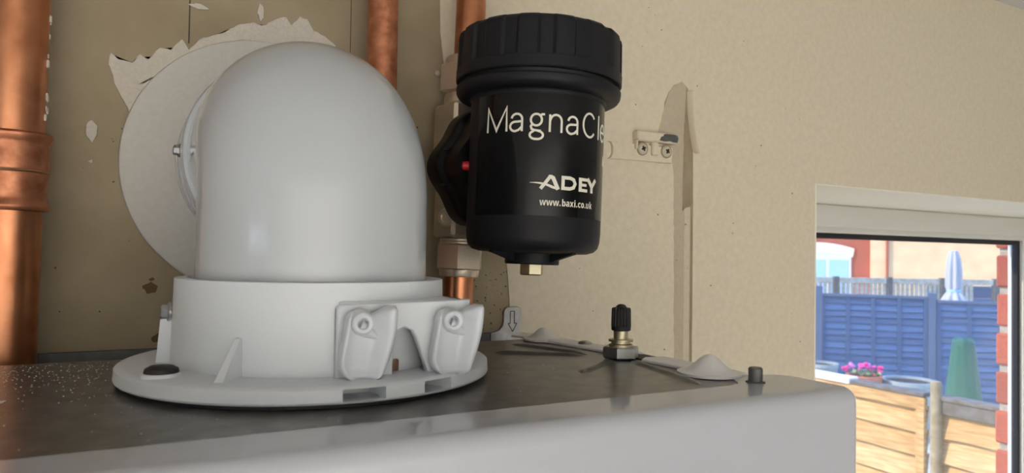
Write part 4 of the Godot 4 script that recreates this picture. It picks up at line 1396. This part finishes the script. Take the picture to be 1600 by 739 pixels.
	for k in 3:
		bx.call("pane", Vector3(-2.25 + 0.74 * k, -1.2, 0.02), Vector3(-1.62 + 0.74 * k, -0.02, 0.06), M.canvas_blue, rh, wf2, H0)
	var O0 := H0 + hd * 0.55 - Vector3(-0.8, 0, 0.6) * -0.6
	var oh := thing("brick_house", "sunlit orange brick house wall behind the parasol", "house", O0 + Vector3(2, GROUND, 2))
	bx.call("wall", Vector3(0.0, GROUND, -7), Vector3(9.0, 3.4, 0), M.house_orange, oh, oh, O0)
	bx.call("downpipe", Vector3(0.45, GROUND, 0.0), Vector3(0.53, 3.2, 0.08), M.house_red, oh, oh, O0, 0.02)
	var rg := Geo.new()
	rg.xf = Transform3D(hbs, O0)
	rg.prism(PackedVector2Array([Vector2(-7.4, 3.3), Vector2(0.4, 3.3), Vector2(-3.5, 6.4)]), 0.0, 9.4, Transform3D(Basis(Vector3(0, 0, 1), Vector3(0, 1, 0), Vector3(-1, 0, 0)), Vector3(9.4, 0, 0)))
	part("roof", rg, M.roof, oh)

func pot(called: String, label: String, at: Vector3, top: float, r: float, flowers: bool) -> void:
	var o := thing(called, label, "planter", at + Vector3(0, GROUND, 0))
	var fr := Transform3D(Basis(), at)
	part("pot", Geo.new().lathe([[r * 0.7, GROUND], [r * 0.9, (GROUND + top) / 2], [r, top - 0.06], [r * 1.06, top - 0.05], [r * 1.06, top], [r * 0.92, top], [r * 0.9, top - 0.05], [0.001, top - 0.05]], fr, 40), M.terracotta if flowers else M.stone_pot, o)
	part("soil", Geo.new().lathe([[0.001, top - 0.06], [r * 0.9, top - 0.06], [r * 0.88, top - 0.03], [0.001, top - 0.02]], fr, 28), M.soil, o)
	if not flowers: return
	var lf := Geo.new()
	for k in 26:
		var a := rng.randf() * TAU
		var c := at + Vector3(cos(a) * r * rng.randf_range(0.2, 0.95), top + rng.randf_range(0.0, 0.06), sin(a) * r * rng.randf_range(0.2, 0.95))
		lf.box(c - Vector3(0.03, 0.004, 0.018), c + Vector3(0.03, 0.004, 0.018), 0.003, Basis(Vector3(0, 1, 0), a) * Basis(Vector3(0, 0, 1), rng.randf_range(-0.8, 0.8)))
	part("leaves", lf, M.leaf, o, 38.0, "", "stuff")
	for k in 7:
		var u := k / 6.0 * 2.0 - 1.0
		var c := at + Vector3(0.79 * u * r * 0.95, top + 0.07 + 0.04 * (1.0 - u * u) + rng.randf_range(-0.01, 0.01), 0.6 * u * r * 0.95 + rng.randf_range(-0.05, 0.05))
		var g := Geo.new()
		for j in 9:
			var dd := Vector3(rng.randf_range(-1, 1), rng.randf_range(-0.6, 1), rng.randf_range(-1, 1)).normalized() * 0.035
			g.lathe([[0.001, -0.022], [0.016, -0.014], [0.022, 0.0], [0.016, 0.014], [0.001, 0.022]], Transform3D(Basis(), c + dd), 8)
		part("blossom", g, M.pink[k % 3], o)
